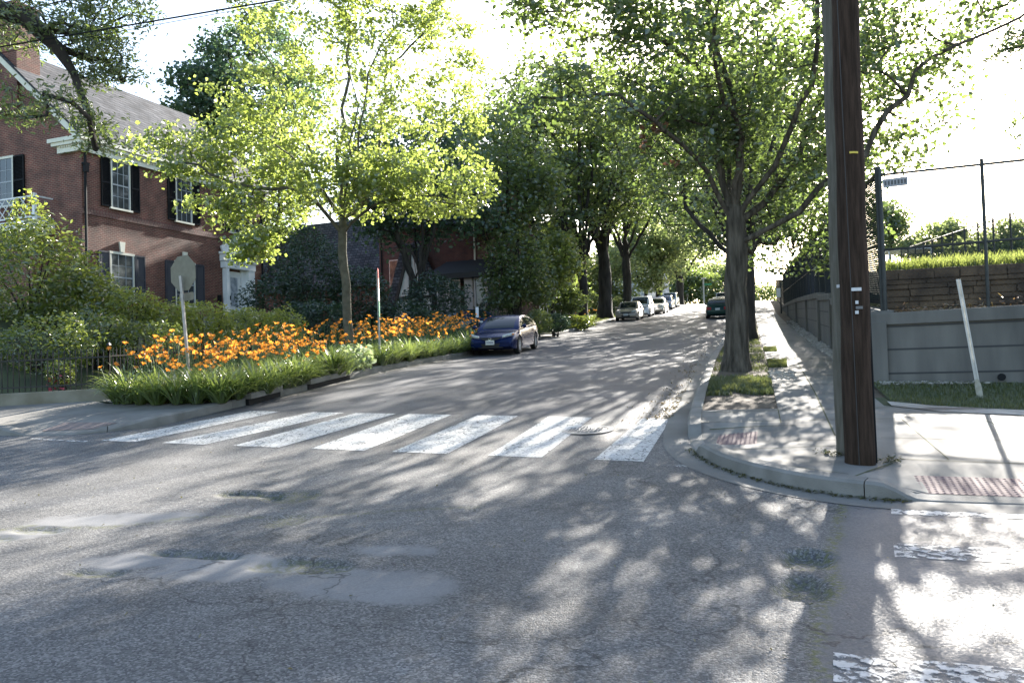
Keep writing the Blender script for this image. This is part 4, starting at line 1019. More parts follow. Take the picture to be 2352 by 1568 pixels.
q = MB(); q.box(7.7, 10.9, -1.4, -.004, -1.3, -1.1); q.build('door_step', M_CONC, house)
# little balcony with white lattice rail on the gable side
q = MB(); q.box(-.9, -.004, 1.5, 8.0, 3.42, 3.7); q.box(-.96, -.004, 1.44, 8.06, 3.7, 3.78); bal = q.build('balcony', M_WHITE, house)
q = MB(); q.box(-.93, -.80, 1.52, 1.65, 3.78, 4.85); q.box(-.93, -.80, 4.3, 4.43, 3.78, 4.85); q.beam((-.865, 1.65, 4.75), (-.865, 8, 4.75), .06); q.beam((-.865, 1.65, 3.92), (-.865, 8, 3.92), .06); q.beam((-.865, 1.6, 4.75), (-.02, 1.6, 4.75), .06); q.beam((-.865, 1.6, 3.92), (-.02, 1.6, 3.92), .06)
for k in range(-2, 18):
    for s_ in (1, -1):
        y0 = 1.65 + k * .4; p = [(-.865, y0, 3.95 if s_ > 0 else 4.72), (-.865, y0 + .72, 4.72 if s_ > 0 else 3.95)]
        if p[0][1] >= 1.65 and p[1][1] <= 8: q.beam(p[0], p[1], .028)
q.build('lattice_rail', M_WHITE, bal)
q = MB(); q.box(-.85, -.004, 1.7, 7.9, -1.2, 3.42); q.build('bay', M_BRICK, house)

# ------------------------------------------------------------------ shaded tudor house beyond it
tb = (-18.0, 44.6); tz = 3.9
tud = empty('tudor_house', (tb[0], tb[1], tz), 'shaded brick house with slate roof, half timbered gable and bay windows', 'house', None, radians(-8))
q = MB()   # west block with a big slate slope facing the crossing; east wing of brick
q.box(-16, -3.6, 3, 11, -1, 3.4); q.box(-3.6, 3.0, .8, 10, -1, 6.2)
q.add([(-3.6, .8, 6.2), (3.0, .8, 6.2), (3.0, 10, 6.2), (-3.6, 10, 6.2), (-3.6, 5.4, 9.6), (3.0, 5.4, 9.6)], [(0, 3, 4), (1, 5, 2)])
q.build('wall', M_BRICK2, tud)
q = MB()
q.add([(-16.3, 2.5, 3.1), (-3.3, 2.5, 3.1), (-3.3, 7, 8.4), (-16.3, 7, 8.4), (-16.3, 11.5, 3.1), (-3.3, 11.5, 3.1), (-16.3, 7, 8.2), (-3.3, 7, 8.2)], [(0, 1, 2, 3), (3, 2, 5, 4)])
q.add([(-3.9, .4, 6.0), (3.4, .4, 6.0), (3.4, 5.4, 9.9), (-3.9, 5.4, 9.9), (-3.9, 10.4, 6.0), (3.4, 10.4, 6.0)], [(0, 1, 2, 3), (3, 2, 5, 4)])
q.build('roof', M_SLATE, tud)
# steep projecting gable with plaster and timbers
q = MB(); q.add([(-1.1, .2, 4.9), (1.3, .2, -.2), (-2.6, .2, -.2), (-1.1, .8, 4.9), (1.3, .8, -.2), (-2.6, .8, -.2)], [(0, 2, 1), (0, 1, 4, 3), (0, 3, 5, 2)]); gab = q.build('gable', mat('plaster', (.50, .50, .46), .8, (.6, .6, .56), 4), tud)
q = MB()
for a, b_ in (((-1.1, .16, 4.9), (-1.1, .16, 0)), ((-1.1, .14, 4.95), (1.4, .14, -.2)), ((-1.1, .14, 4.95), (-2.7, .14, -.2)), ((-.4, .15, 3.4), (-.4, .15, 0)), ((.4, .15, 1.9), (.4, .15, 0)), ((-1.9, .15, 1.9), (.5, .15, 1.9))): q.beam(a, b_, .18, .07, (0, 1, 0))
q.build('timbers', mat('dark_timber', (.03, .026, .022), .8), gab)
q = MB(); q.beam((-1.1, .3, 5.05), (1.6, .3, -.35), 1.1, .12, (0, 1, 0)); q.beam((-1.1, .3, 5.05), (-2.9, .3, -.35), 1.1, .12, (0, 1, 0)); q.build('gable_roof', M_SLATE, gab)
# dormer
q = MB(); q.box(-.7, .9, .9, 3, 6.3, 7.6); dm = q.build('dormer', mat('dormer_cream', (.55, .50, .36), .7), tud)
q = MB(); q.box(.0, .6, .86, .9, 6.55, 7.35); q.build('glass', M_GLASS, dm)
q = MB(); q.beam((-.9, .8, 7.55), (.1, .8, 8.3), .3, .1, (0, 1, 0)); q.beam((1.1, .8, 7.55), (.1, .8, 8.3), .3, .1, (0, 1, 0)); q.build('roof', M_SLATE, dm)
# sun porch with tall white windows and dark roof
q = MB(); q.box(1.3, 5.2, -1.2, .8, -1, .9); q.box(3.2, 3.7, -1.3, -1.1, -1, 2.9); po = q.build('porch', mat('porch_pink', (.42, .36, .34), .7), tud)
q = MB(); q.add([(1.0, -1.7, 2.9), (5.6, -1.7, 2.9), (5.6, .8, 3.9), (1.0, .8, 3.9), (1.0, -1.7, 2.6), (5.6, -1.7, 2.6), (5.6, .8, 2.6), (1.0, .8, 2.6)], [(0, 1, 2, 3), (4, 5, 1, 0), (7, 6, 5, 4), (5, 6, 2, 1), (4, 0, 3, 7)]); q.build('roof', mat('porch_roof', (.03, .03, .034), .7), po)
for x in (1.5, 2.25, 3.85, 4.6):
    q = MB(); q.box(x - .06, x + .02, -1.27, -1.15, .9, 2.6); q.box(x + .56, x + .64, -1.27, -1.15, .9, 2.6); q.box(x, x + .58, -1.25, -1.16, 2.5, 2.6); q.box(x, x + .58, -1.25, -1.16, .88, .98); wn = q.build('window', mat('porch_frame', (.50, .44, .42), .6), po)
    q = MB(); q.box(x + .02, x + .56, -1.215, -1.19, .98, 2.5); q.build('glass', mat('curtained_glass', (.16, .15, .16), .15, (.2, .19, .19), 20), wn)
for x, z0, z1 in ((-2.9, 2.6, 4.3), (-2.9, -.2, 1.4)):
    q = MB(); q.box(x, x + .7, .74, .8, z0, z1); wn = q.build('window', M_GALV, tud); g = MB(); g.box(x + .06, x + .64, .72, .745, z0 + .06, z1 - .06); g.build('glass', M_GLASS, wn)
q = MB(); q.tube([(-3.4, .7, 6), (-3.4, .7, -.8)], .05, 6); q.build('downspout', M_BLACKP, tud); q = MB(); q.tube([(2.9, .7, 6), (2.9, .7, 2.9)], .05, 6); q.build('downspout', M_CREAM, tud)
# more houses glimpsed up the hill
def far_house(x, y, z, w, d, h, rh, label, wm, rot=0):
    e = empty('brick_house', (x, y, z), label, 'house', None, rot)
    q = MB(); q.box(-w / 2, w / 2, -d / 2, d / 2, -1.5, h)
    for sx in (-w / 2, w / 2): q.add([(sx, -d / 2, h), (sx, d / 2, h), (sx, 0, h + rh)], [(0, 1, 2)])
    q.build('wall', wm, e)
    q = MB()
    for s_ in (-1, 1): q.add([(-w / 2 - .4, s_ * (d / 2 + .4), h - .2), (w / 2 + .4, s_ * (d / 2 + .4), h - .2), (w / 2 + .4, 0, h + rh + .1), (-w / 2 - .4, 0, h + rh + .1)], [(0, 1, 2, 3)])
    q.build('roof', M_SLATE, e)
    for k in range(3):
        for zz in (1.0, 4.0):
            xx = -w / 2 + w * (k + .5) / 3; m = MB(); m.box(xx - .5, xx + .5, -d / 2 - .06, -d / 2 - .004, zz, zz + 1.5); wn = m.build('window', M_WHITE, e); m = MB(); m.box(xx - .42, xx + .42, -d / 2 - .075, -d / 2 - .061, zz + .08, zz + 1.42); m.build('glass', M_GLASS, wn)
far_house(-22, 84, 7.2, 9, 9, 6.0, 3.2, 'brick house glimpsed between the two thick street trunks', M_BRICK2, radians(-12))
far_house(-16.5, 122, 9.0, 8, 9, 6.2, 3.4, 'white trimmed house at the crest behind the far trunks', brick_mat('pale_siding', (.55, .56, .60), (.6, .6, .64), (.4, .4, .44), w=3, h=.18), radians(-15))
# white porch railing near the forking street tree
e = empty('porch_railing', (-14.6, 60.5, float(ground_z(np.float64(-14.6), np.float64(60.5)))), 'white railing half hidden left of the forking street tree', 'railing')
q = MB(); q.beam((-3, 0, 1.55), (1.0, 0, 1.35), .09); q.beam((-3, 0, .75), (1.0, 0, .6), .07)
for k in range(14): q.beam((-3 + k * .3, 0, .72 - k * .01), (-3 + k * .3, 0, 1.52 - k * .014), .045)
q.build('rail', M_WHITE, e)
q = MB(); q.box(-3.05, -2.93, -.06, .06, 0, 1.7); q.box(.95, 1.07, -.06, .06, 0, 1.5); q.build('post', M_WHITE, e)

# ------------------------------------------------------------------ iron fence on its low wall
def iron_fence(P0, P1, zb0, zb1, label, h=.82, wall=True, bay=2.2):
    L = math.hypot(P1[0] - P0[0], P1[1] - P0[1]); nb = max(1, round(L / bay)); ux, uy = (P1[0] - P0[0]) / L, (P1[1] - P0[1]) / L
    e = empty('iron_fence', (P0[0], P0[1], zb0), label, 'fence')
    pt = lambda s_, z: (ux * s_, uy * s_, (zb1 - zb0) * s_ / L + z)
    for k in range(nb + 1):
        s_ = L * k / nb; q = MB(); q.beam(pt(s_, -.05), pt(s_, h + .1), .04); x, y, z = pt(s_, h + .13); q.add([(x - .035, y - .035, z), (x + .035, y - .035, z), (x + .035, y + .035, z), (x - .035, y + .035, z), (x, y, z + .08), (x, y, z - .06)], [(0, 1, 4), (1, 2, 4), (2, 3, 4), (3, 0, 4), (1, 0, 5), (2, 1, 5), (3, 2, 5), (0, 3, 5)])
        q.build('post', M_IRON, e)
    for k in range(nb):
        s0, s1 = L * k / nb, L * (k + 1) / nb; q = MB()
        q.beam(pt(s0, h - .12), pt(s1, h - .12), .035, .03); q.beam(pt(s0, .12), pt(s1, .12), .035, .03)
        n = int((s1 - s0) / .11)
        for i in range(1, n):
            s_ = s0 + (s1 - s0) * i / n; q.beam(pt(s_, .02), pt(s_, h), .016); x, y, z = pt(s_, h); q.add([(x - .02 * ux, y - .02 * uy, z), (x + .02 * ux, y + .02 * uy, z), (x + .012 * uy, y - .012 * ux, z), (x - .012 * uy, y + .012 * ux, z), (x, y, z + .09)], [(0, 2, 4), (2, 1, 4), (1, 3, 4), (3, 0, 4)])
        q.build('fence_panel', M_IRON, e)
    return e
iron_fence((-18.0, 12.75), (-13.55, 15.0), 1.27, 1.38, 'black iron fence with spiked finials on the low wall at far left')
iron_fence((-13.55, 15.0), (-13.6, 37.4), 1.36, 2.45, 'black iron fence running uphill behind the orange lilies', h=.85)
def lowwall(P0, P1, z0, z1, hb, t, label, cap=True):
    e = empty('low_wall', (P0[0], P0[1], z0 - hb), label, 'wall'); dx, dy = P1[0] - P0[0], P1[1] - P0[1]; L = math.hypot(dx, dy); nx_, ny_ = -dy / L * t, dx / L * t
    q = MB(); vs = []
    for (x, y, z) in ((0, 0, hb), (dx, dy, hb + z1 - z0)):
        vs += [(x - nx_, y - ny_, z - hb - .3), (x + nx_, y + ny_, z - hb - .3), (x + nx_, y + ny_, z), (x - nx_, y - ny_, z)]
    q.add(vs, [(0, 3, 2, 1), (4, 5, 6, 7), (0, 1, 5, 4), (1, 2, 6, 5), (2, 3, 7, 6), (3, 0, 4, 7)]); q.build('wall_body', M_LOWWALL, e, bevel=.02)
lowwall((-18.3, 12.6), (-13.5, 15.02), 1.27, 1.39, .34, .13, 'low weathered concrete wall carrying the iron fence at left')
lowwall((-13.56, 15.1), (-13.6, 37.4), 1.36, 2.45, .25, .11, 'low wall hidden behind the orange lilies')

# ------------------------------------------------------------------ right retaining wall, terrace and chain link fences
def wall_front_y(x): return 16.6 - .2 * (x - 2.15)
rw = empty('retaining_wall', (2.2, 16.6, 1.0), 'grey concrete retaining wall with grooves facing the corner lawn', 'retaining wall')
O = np.array([2.2, 16.6, 1.0])
def fpt(x, z, off=0): return (x - O[0], wall_front_y(x) - off - O[1], z - O[2])
q = MB(); X0, X1 = 2.18, 30
vs = []
for x in (X0, X1): vs += [fpt(x, .3), fpt(x, 2.15), fpt(x, 2.15, -.3), fpt(x, .3, -.3)]
q.add(vs, [(0, 1, 2, 3), (7, 6, 5, 4), (0, 4, 5, 1), (1, 5, 6, 2), (2, 6, 7, 3)]); q.build('wall_body', M_WALL, rw)
q = MB(); vs = []
for x, dz in ((X0 - .05, 0), (X1, .25)): vs += [fpt(x, 2.152, .06), fpt(x, 2.37 + dz, .06), fpt(x, 2.37 + dz, -.36), fpt(x, 2.152, -.36)]
q.add(vs, [(0, 1, 2, 3), (7, 6, 5, 4), (0, 4, 5, 1), (1, 5, 6, 2), (2, 6, 7, 3), (3, 7, 4, 0)]); q.build('coping', M_WALL, rw, bevel=.015)
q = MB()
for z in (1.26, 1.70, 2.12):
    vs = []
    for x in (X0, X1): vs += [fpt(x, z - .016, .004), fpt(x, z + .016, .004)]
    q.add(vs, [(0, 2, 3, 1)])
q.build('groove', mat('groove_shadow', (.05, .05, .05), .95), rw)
px = np.array([4.16, wall_front_y(4.16), 1.16]) - O; q = MB(); q.tube([px + (0, -.006, 0), px + (0, -.045, 0)], .062, 16); q.build('drain_pipe', M_BLACKP, rw)
# stepped wall along the pavement
sw_ = empty('retaining_wall', (2.3, 16.6, 1.1), 'long grey retaining wall stepping up along the right pavement', 'retaining wall')
O2 = np.array([2.3, 16.6, 1.1])
STEPS = [(16.62, 20.6, 2.42, 2.78), (20.6, 25.2, 2.95, 3.28), (25.2, 30.0, 3.42, 3.72), (30.0, 37.0, 3.80, 4.22), (37, 46, 4.22, 4.72), (46, 58, 4.72, 5.3), (58, 72, 5.3, 5.9)]
wx = lambda y: 2.20 + .0065 * (y - 16.6)
q = MB(); cp = MB(); gr = MB(); pil = MB()
for y0, y1, z0, z1 in STEPS:
    for a, b_, src in ((y0 + .003, y1 - .003, q),):
        vs = []
        for y, z in ((a, z0), (b_, z1)):
            zb = float(gz(2.2, y)) - .4
            vs += [(wx(y) - O2[0], y - O2[1], zb - O2[2]), (wx(y) - O2[0], y - O2[1], z - .2 - O2[2]), (wx(y) + .3 - O2[0], y - O2[1], z - .2 - O2[2]), (wx(y) + .3 - O2[0], y - O2[1], zb - O2[2])]
        src.add(vs, [(0, 1, 2, 3)[::-1], (4, 5, 6, 7), (0, 4, 5, 1), (1, 5, 6, 2), (2, 6, 7, 3)])
    vs = []
    for y, z in ((y0, z0), (y1, z1)): vs += [(wx(y) - .06 - O2[0], y - O2[1], z - .198 - O2[2]), (wx(y) - .06 - O2[0], y - O2[1], z - O2[2]), (wx(y) + .36 - O2[0], y - O2[1], z - O2[2]), (wx(y) + .36 - O2[0], y - O2[1], z - .198 - O2[2])]
    cp.add(vs, [(0, 1, 2, 3)[::-1], (4, 5, 6, 7), (0, 4, 5, 1), (1, 5, 6, 2), (2, 6, 7, 3), (3, 7, 4, 0)])
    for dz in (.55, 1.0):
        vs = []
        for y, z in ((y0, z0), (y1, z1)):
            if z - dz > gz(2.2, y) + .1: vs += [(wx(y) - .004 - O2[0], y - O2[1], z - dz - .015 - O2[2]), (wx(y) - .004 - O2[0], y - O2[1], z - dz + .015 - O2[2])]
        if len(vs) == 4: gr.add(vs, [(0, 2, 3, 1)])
    pil.box(wx(y0) - .09 - O2[0], wx(y0) + .2 - O2[0], y0 - .15 - O2[1], y0 + .15 - O2[1], float(gz(2.2, y0)) - .3 - O2[2], z0 - .21 - O2[2])
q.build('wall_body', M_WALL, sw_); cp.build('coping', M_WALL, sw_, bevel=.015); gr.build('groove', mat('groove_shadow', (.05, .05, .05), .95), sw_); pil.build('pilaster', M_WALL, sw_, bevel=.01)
# brown stone terrace inside
te = empty('terrace_wall', (2.7, 18.3, 2.4), 'brown stone terrace wall under a strip of tall grass behind the fence', 'stone wall')
q = MB(); q.box(0, 34, 0, .6, -.3, .92)
z = -.02
while z < .84:
    hz = RNG.uniform(.09, .17); x = -RNG.uniform(0, .3)
    while x < 14:
        w = RNG.uniform(.18, .75); q.box(x + .006, x + w - .006, -RNG.uniform(.015, .09), -.002, z + .005, min(z + hz * RNG.uniform(.8, 1.0), .93) - .004); x += w
    z += hz
q.build('stonework', M_STONEW, te, bevel=.02)
tag(sheet('gravel_strip', [(2.7, 17.0), (2.7, 18.3), (30, 18.3), (30, 11.5)], lambda x, y: 2.345 + .012 * (x - 2.7), mat('sunlit_gravel', (.40, .37, .32), .9, (.6, .56, .5), 30, .6, 90), .8), kind='structure')  # sunlight on this ground strip is put into its pale colour

def chain_fence(P0, P1, zb0, zb1, h0, h1, label, npost=4, mid=.45, sp=.075, wr=.0022, posts=None, rr=.03, sign=False):
    """chain link: real crossing wires between posts and rails"""
    dx, dy = P1[0] - P0[0], P1[1] - P0[1]; L = math.hypot(dx, dy); ux, uy = dx / L, dy / L
    e = empty('chain_link_fence', (P0[0], P0[1], zb0), label, 'fence')
    zb = lambda s_: (zb1 - zb0) * s_ / L; hh = lambda s_: h0 + (h1 - h0) * s_ / L
    pt = lambda s_, t: (ux * s_, uy * s_, zb(s_) + t * hh(s_))
    ss = posts or [L * k / npost for k in range(npost + 1)]
    for i, s_ in enumerate(ss):
        q = MB(); q.tube([pt(s_, -.05), pt(s_, 1.03)], rr * (1.25 if i == 0 else 1), 8); q.build('post', M_DKMETAL, e)
    for a, b_ in zip(ss[:-1], ss[1:]):
        q = MB()
        for t in (0.99, mid):
            if t: q.tube([pt(a, t), pt(b_, t)], rr * .75, 6)
        V = []; Fq = []; n0 = 0
        for sgn in (1, -1):
            h = hh((a + b_) / 2); m = int((b_ - a + h) / sp)
            for k in range(m):
                c = a - h + k * sp if sgn > 0 else a + k * sp
                # s = c + sgn * t*h
                t0 = max(0, (a - c) / h) if sgn > 0 else max(0, (c - b_) / h); t1 = min(1, (b_ - c) / h) if sgn > 0 else min(1, (c - a) / h)
                if t1 - t0 < .02: continue
                q.v += []; p0 = pt(c + sgn * t0 * h, t0); p1 = pt(c + sgn * t1 * h, t1); n = len(q.v); w = wr
                ox, oy = -uy * w, ux * w
                q.v += [(p0[0] + ox, p0[1] + oy, p0[2]), (p0[0] - ox, p0[1] - oy, p0[2] - w), (p0[0] - ox, p0[1] - oy, p0[2] + 1.6 * w), (p1[0] + ox, p1[1] + oy, p1[2]), (p1[0] - ox, p1[1] - oy, p1[2] - w), (p1[0] - ox, p1[1] - oy, p1[2] + 1.6 * w)]
                q.f += [(n, n + 1, n + 4, n + 3), (n + 1, n + 2, n + 5, n + 4), (n + 2, n, n + 3, n + 5)]
        q.build('mesh_panel', M_DKMETAL, e, recalc=False)
    if sign:
        p = pt(.05, .955); q = MB(); q.box(0, .42, -.012, 0, -.16, 0, Matrix.Translation(p) @ Matrix.Rotation(atan2(uy, ux), 4, 'Z') @ Matrix.Translation((0, -.03, 0))); o = q.build('name_plate', mat('plate_grey', (.30, .30, .31), .5), e)
        q = MB()
        for k in range(7): q.box(.03 + k * .055, .065 + k * .055, -.0135, -.0122, -.12, -.04, Matrix.Translation(p) @ Matrix.Rotation(atan2(uy, ux), 4, 'Z') @ Matrix.Translation((0, -.03, 0)))
        q.build('worn_lettering', mat('lettering_dark', (.08, .08, .08), .6), o)
    return e
chain_fence((2.42, wall_front_y(2.42) + .12), (12, wall_front_y(12) + .12), 2.36, 2.50, 2.62, 2.30, 'tall black chain link fence on the wall facing the corner', posts=[0, 1.66, 3.9, 6.2, 9.7], mid=.455, sp=.07, wr=.0014, sign=True)
chain_fence((2.40, 16.75), (2.54, 37), 2.55, 4.15, 2.5, 2.45, 'long dark chain link fence climbing the hill along the right pavement', npost=8, mid=.45, sp=.085, wr=.0036, rr=.045)
chain_fence((2.54, 37.02), (2.76, 72), 4.15, 5.9, 2.45, 2.6, 'farther stretch of dark chain link fence toward the hilltop', npost=14, mid=.45, sp=.09, wr=.006, rr=.04)
chain_fence((10.2, 35.0), (10.0, 61), 4.75, 7.2, 2.2, 1.5, 'ball field chain link fence in the distance behind the terrace', npost=11, mid=0, sp=.14, wr=.004, rr=.04)
# far iron picket fence
e = empty('picket_fence', (2.85, 72.5, float(gz(2.85, 72.5)) + .1), 'far dark iron picket fence at the top of the right pavement', 'fence')
for k in range(10):
    q = MB()
    for i in range(30):
        y = k * 3.6 + i * .12; z = float(gz(2.9, 72.5 + y)) + .1 - e.location.z; q.beam((.012 * y, y, z), (.012 * y, y, z + 2.5), .03)
    y0, y1 = k * 3.6, k * 3.6 + 3.5
    for hz in (.3, 2.2): q.beam((.012 * y0, y0, float(gz(2.9, 72.5 + y0)) + .1 - e.location.z + hz), (.012 * y1, y1, float(gz(2.9, 72.5 + y1)) + .1 - e.location.z + hz), .05)
    q.build('fence_panel', M_IRON, e)
# radio mast and white canopy far off
p = at(2222, 530, 420); e = empty('radio_mast', (p[0], p[1], 9), 'faint lattice radio mast rising behind the ball field', 'radio mast')
q = MB(); Ht = 62
for k in range(3):
    a = 2 * pi * k / 3; q.beam((1.4 * cos(a), 1.4 * sin(a), 0), (.5 * cos(a), .5 * sin(a), Ht), .22)
for z in range(2, Ht, 3):
    r = 1.4 - .9 * z / Ht
    for k in range(3):
        a, b_ = 2 * pi * k / 3, 2 * pi * (k + 1) / 3; q.beam((r * cos(a), r * sin(a), z), (r * cos(b_), r * sin(b_), z + 1.5), .12)
    if z % 12 == 2: q.box(-1.6, 1.6, -1.6, 1.6, z, z + .4)
q.build('lattice', mat('mast_haze', (.45, .5, .58), .6), e)  # fading with distance is put into the mast's pale colour
p = at(2082, 577, 66); e = empty('field_shelter', (p[0], p[1], p[2] - 2.4), 'white flat roof of a shelter beyond the ball field fence', 'shelter')
q = MB(); q.box(-1.6, 1.6, -1.5, 1.5, 2.35, 2.5); q.build('roof', M_WHITE, e); q = MB()
for sx in (-1.5, 1.5):
    for sy in (-1.4, 1.4): q.box(sx - .05, sx + .05, sy - .05, sy + .05, -.6, 2.35)
q.build('posts', M_GALV, e)
# ------------------------------------------------------------------ day lilies
L_LILY = leaf_mat('lily_leaf', (.06, .10, .02), (.24, .34, .06), (.13, .175, .04), (.40, .48, .11), k=.45, gloss=.22, rough=.3, scale=2.0)
L_STEM = mat('lily_stem', (.08, .14, .035), .6)
M_ORANGE = leaf_mat('orange_petal', (.66, .165, .012), (.90, .28, .018), (.86, .36, .05), (1.0, .52, .10), k=.5, gloss=.03, scale=8)
M_THROAT = mat('lily_throat', (.75, .42, .04), .6)
def lily_foliage(seed, n=46, L=(.45, .75), w=.020):
    g = np.random.default_rng(seed); V = []; Fq = []; nv = 0; K = 7
    for i in range(n):
        a = g.uniform(0, 2 * pi); r0 = g.uniform(0, .1); l = g.uniform(*L); b = g.uniform(.5, 1.5); tilt = g.uniform(.1, .8)
        t = np.linspace(0, 1, K); ang = pi / 2 - tilt - b * 1.5 * t ** 1.6
        ds = l / (K - 1); x = r0 + np.concatenate([[0], np.cumsum(np.cos(ang[:-1]) * ds)]); z = np.concatenate([[0], np.cumsum(np.sin(ang[:-1]) * ds)])
        z = np.maximum(z, .015); ww = w * g.uniform(.7, 1.3) * np.array([.7, 1, 1, .95, .8, .5, .06]); tw = g.normal() * .3
        ca, sa = cos(a), sin(a)
        P = np.stack([ca * x, sa * x, z], 1); S_ = np.array([-sin(a + tw), cos(a + tw), 0])
        up = np.array([0, 0, 1.0])
        rows = np.stack([P - S_ * ww[:, None] + up * ww[:, None] * .35, P, P + S_ * ww[:, None] + up * ww[:, None] * .35], 1)
        V.append(rows.reshape(-1, 3)); id_ = nv + np.arange(K * 3).reshape(K, 3)
        Fq.append(np.stack([id_[:-1, :-1], id_[:-1, 1:], id_[1:, 1:], id_[1:, :-1]], -1).reshape(-1, 4)); nv += K * 3
    return np.concatenate(V), np.concatenate(Fq)
def flower_bm(seed):
    g = random.Random(seed); mb = MB(); s = .052
    for k in range(6):
        a = 2 * pi * k / 6 + g.uniform(-.1, .1); wd = .42 if k % 2 else .30
        prof = [(.0, .0, .06), (.35, .55, .8 * wd), (.75, 1.05, wd), (1.15, 1.15, .8 * wd), (1.4, .95, .05)]
        rows = []
        for r, z, w in prof:
            rows.append([(s * (r * cos(a) - w * sin(a) * q), s * (r * sin(a) + w * cos(a) * q), s * (z + .12 * abs(q))) for q in (-1, 0, 1)])
        mb.grid(rows)
    return mb
def lily_proto(kind, seed):
    r = random.Random(seed)
    root = empty('daylily', (0, 0, -50), 'orange daylily', 'daylily')
    V, Fq = lily_foliage(seed, 115 if kind == 'front' else 46, (.5, .9) if kind == 'front' else (.5, .8), .017 if kind == 'front' else .014)
    np_mesh('foliage', V, Fq, L_LILY, root, smooth=True)
    nf = {'front': 0, 'few': 3, 'full': 6}[kind]
    if nf:
        st = MB(); spots = []
        for k in range(nf):
            a = r.uniform(0, 2 * pi); h = r.uniform(.70, 1.22) if kind == 'full' else r.uniform(.55, .85); ox, oy = r.uniform(.05, .28) * cos(a), r.uniform(.05, .28) * sin(a)
            top = (ox * 1.5, oy * 1.5, h); st.tube([(ox * .3, oy * .3, 0), (ox, oy, h * .6), top], [.006, .005, .004], 4, cap=False)
            for b_ in range(3):
                t = r.uniform(0, 2 * pi); p = (top[0] + .05 * cos(t), top[1] + .05 * sin(t), top[2] - .02 + r.uniform(-.03, .05)); st.tube([top, p, (p[0] + .008 * cos(t), p[1] + .008 * sin(t), p[2] + .045)], [.003, .004, .0035], 4)
            t = r.uniform(0, 2 * pi); spots.append((top[0] + .03 * cos(t), top[1] + .03 * sin(t), top[2] + .01, t))
        st.build('stalks', L_STEM, root)
        for k, (x, y, z, t) in enumerate(spots):
            f = link(FLOW[k % 4], 'flower', root); f.location = (x, y, z); f.rotation_euler = (r.uniform(.3, 1.1), r.uniform(-.3, .3), t); sc = r.uniform(.62, 1.0); f.scale = (sc, sc, sc)
    return root
FLOW = []
for k in range(4):
    o = flower_bm(k).build('flower', M_ORANGE, smooth=True, recalc=False); FLOW.append(o.data); bpy.data.objects.remove(o)
PROTO = {'front': [lily_proto('front', 201), lily_proto('front', 202), lily_proto('front', 203)], 'few': [lily_proto('few', 211), lily_proto('few', 212)], 'full': [lily_proto('full', s) for s in (221, 222, 223, 224)]}
used = set()
def put_lily(x, y, kind, label, group, sc=1.0, lift=0.0):
    p = random.choice(PROTO[kind])
    o = p if p.name not in used else copy_tree(p)
    used.add(p.name)
    o.location = (x, y, float(gz(x, y)) + .14 + lift); o.rotation_euler = (0, 0, random.uniform(0, 6.28)); s_ = sc * random.uniform(.85, 1.15); o.scale = (s_, s_, s_)
    o['label'] = label; o['group'] = group; o['category'] = 'daylily'
G1, G2 = 'daylilies in the near bed between the stop sign and the white-leaved plants', 'daylilies in the far bed between the maple trunk and the blue coupe'
def bed(y0, y1, x0, x1, G, la, lb, step=.46):
    y = y0
    while y < y1:
        x = x1
        while x > x0:
            xx, yy = x + random.uniform(-.13, .13), y + random.uniform(-.15, .15)
            dfront = x1 - x; skip = math.hypot(xx + 11.3, yy - 22.05) < .32 or (math.hypot(xx + 10.4, yy - 20.2) < 1.0)
            kind = 'front' if dfront < .25 else ('few' if dfront < .5 else random.choice(('full', 'full', 'full', 'few')))
            if kind == 'front' and random.random() < .3: kind = 'few'
            if 20.1 < yy < 21.3: kind = 'front'
            if not skip: put_lily(xx, yy, kind, la if kind == 'front' else lb, G, 1.0 if kind == 'front' else 1.02)
            x -= step
        y += step
bed(14.25, 20.6, -12.75, -10.05, G1, 'long-leaved daylily clump arching over the kerb near the stop sign', 'flowering orange daylily clump in the bed around the stop sign', .40)
bed(20.9, 31.5, -12.75, -10.1, G2, 'grassy daylily clump along the kerb before the blue coupe', 'flowering orange daylily clump between the young maple and the blue coupe', .50)
for (x, y) in ((-12.4, 32.4), (-11.8, 33.4), (-12.3, 34.5), (-11.5, 35.4)): put_lily(x, y, 'full', 'flowering orange daylily clump between the young maple and the blue coupe', G2)
for (x, y) in ((-11.9, 14.0), (-11.45, 13.95), (-11.0, 14.0), (-12.3, 14.1), (-12.6, 14.3), (-10.6, 14.05), (-10.25, 14.2), (-12.75, 14.7), (-12.7, 15.2), (-10.12, 14.7), (-10.08, 15.3), (-10.05, 16.4), (-10.05, 17.0), (-10.03, 18.7)): put_lily(x, y, 'front', 'long-leaved daylily clump arching over the kerb near the stop sign', G1, 1.1)
for (x, y) in ((-11.6, 55.6), (-10.9, 56.2), (-10.8, 58.4)): put_lily(x, y, 'few', 'lone daylily tuft at the foot of the forking street tree', 'daylilies at the forking street tree', 1.2)
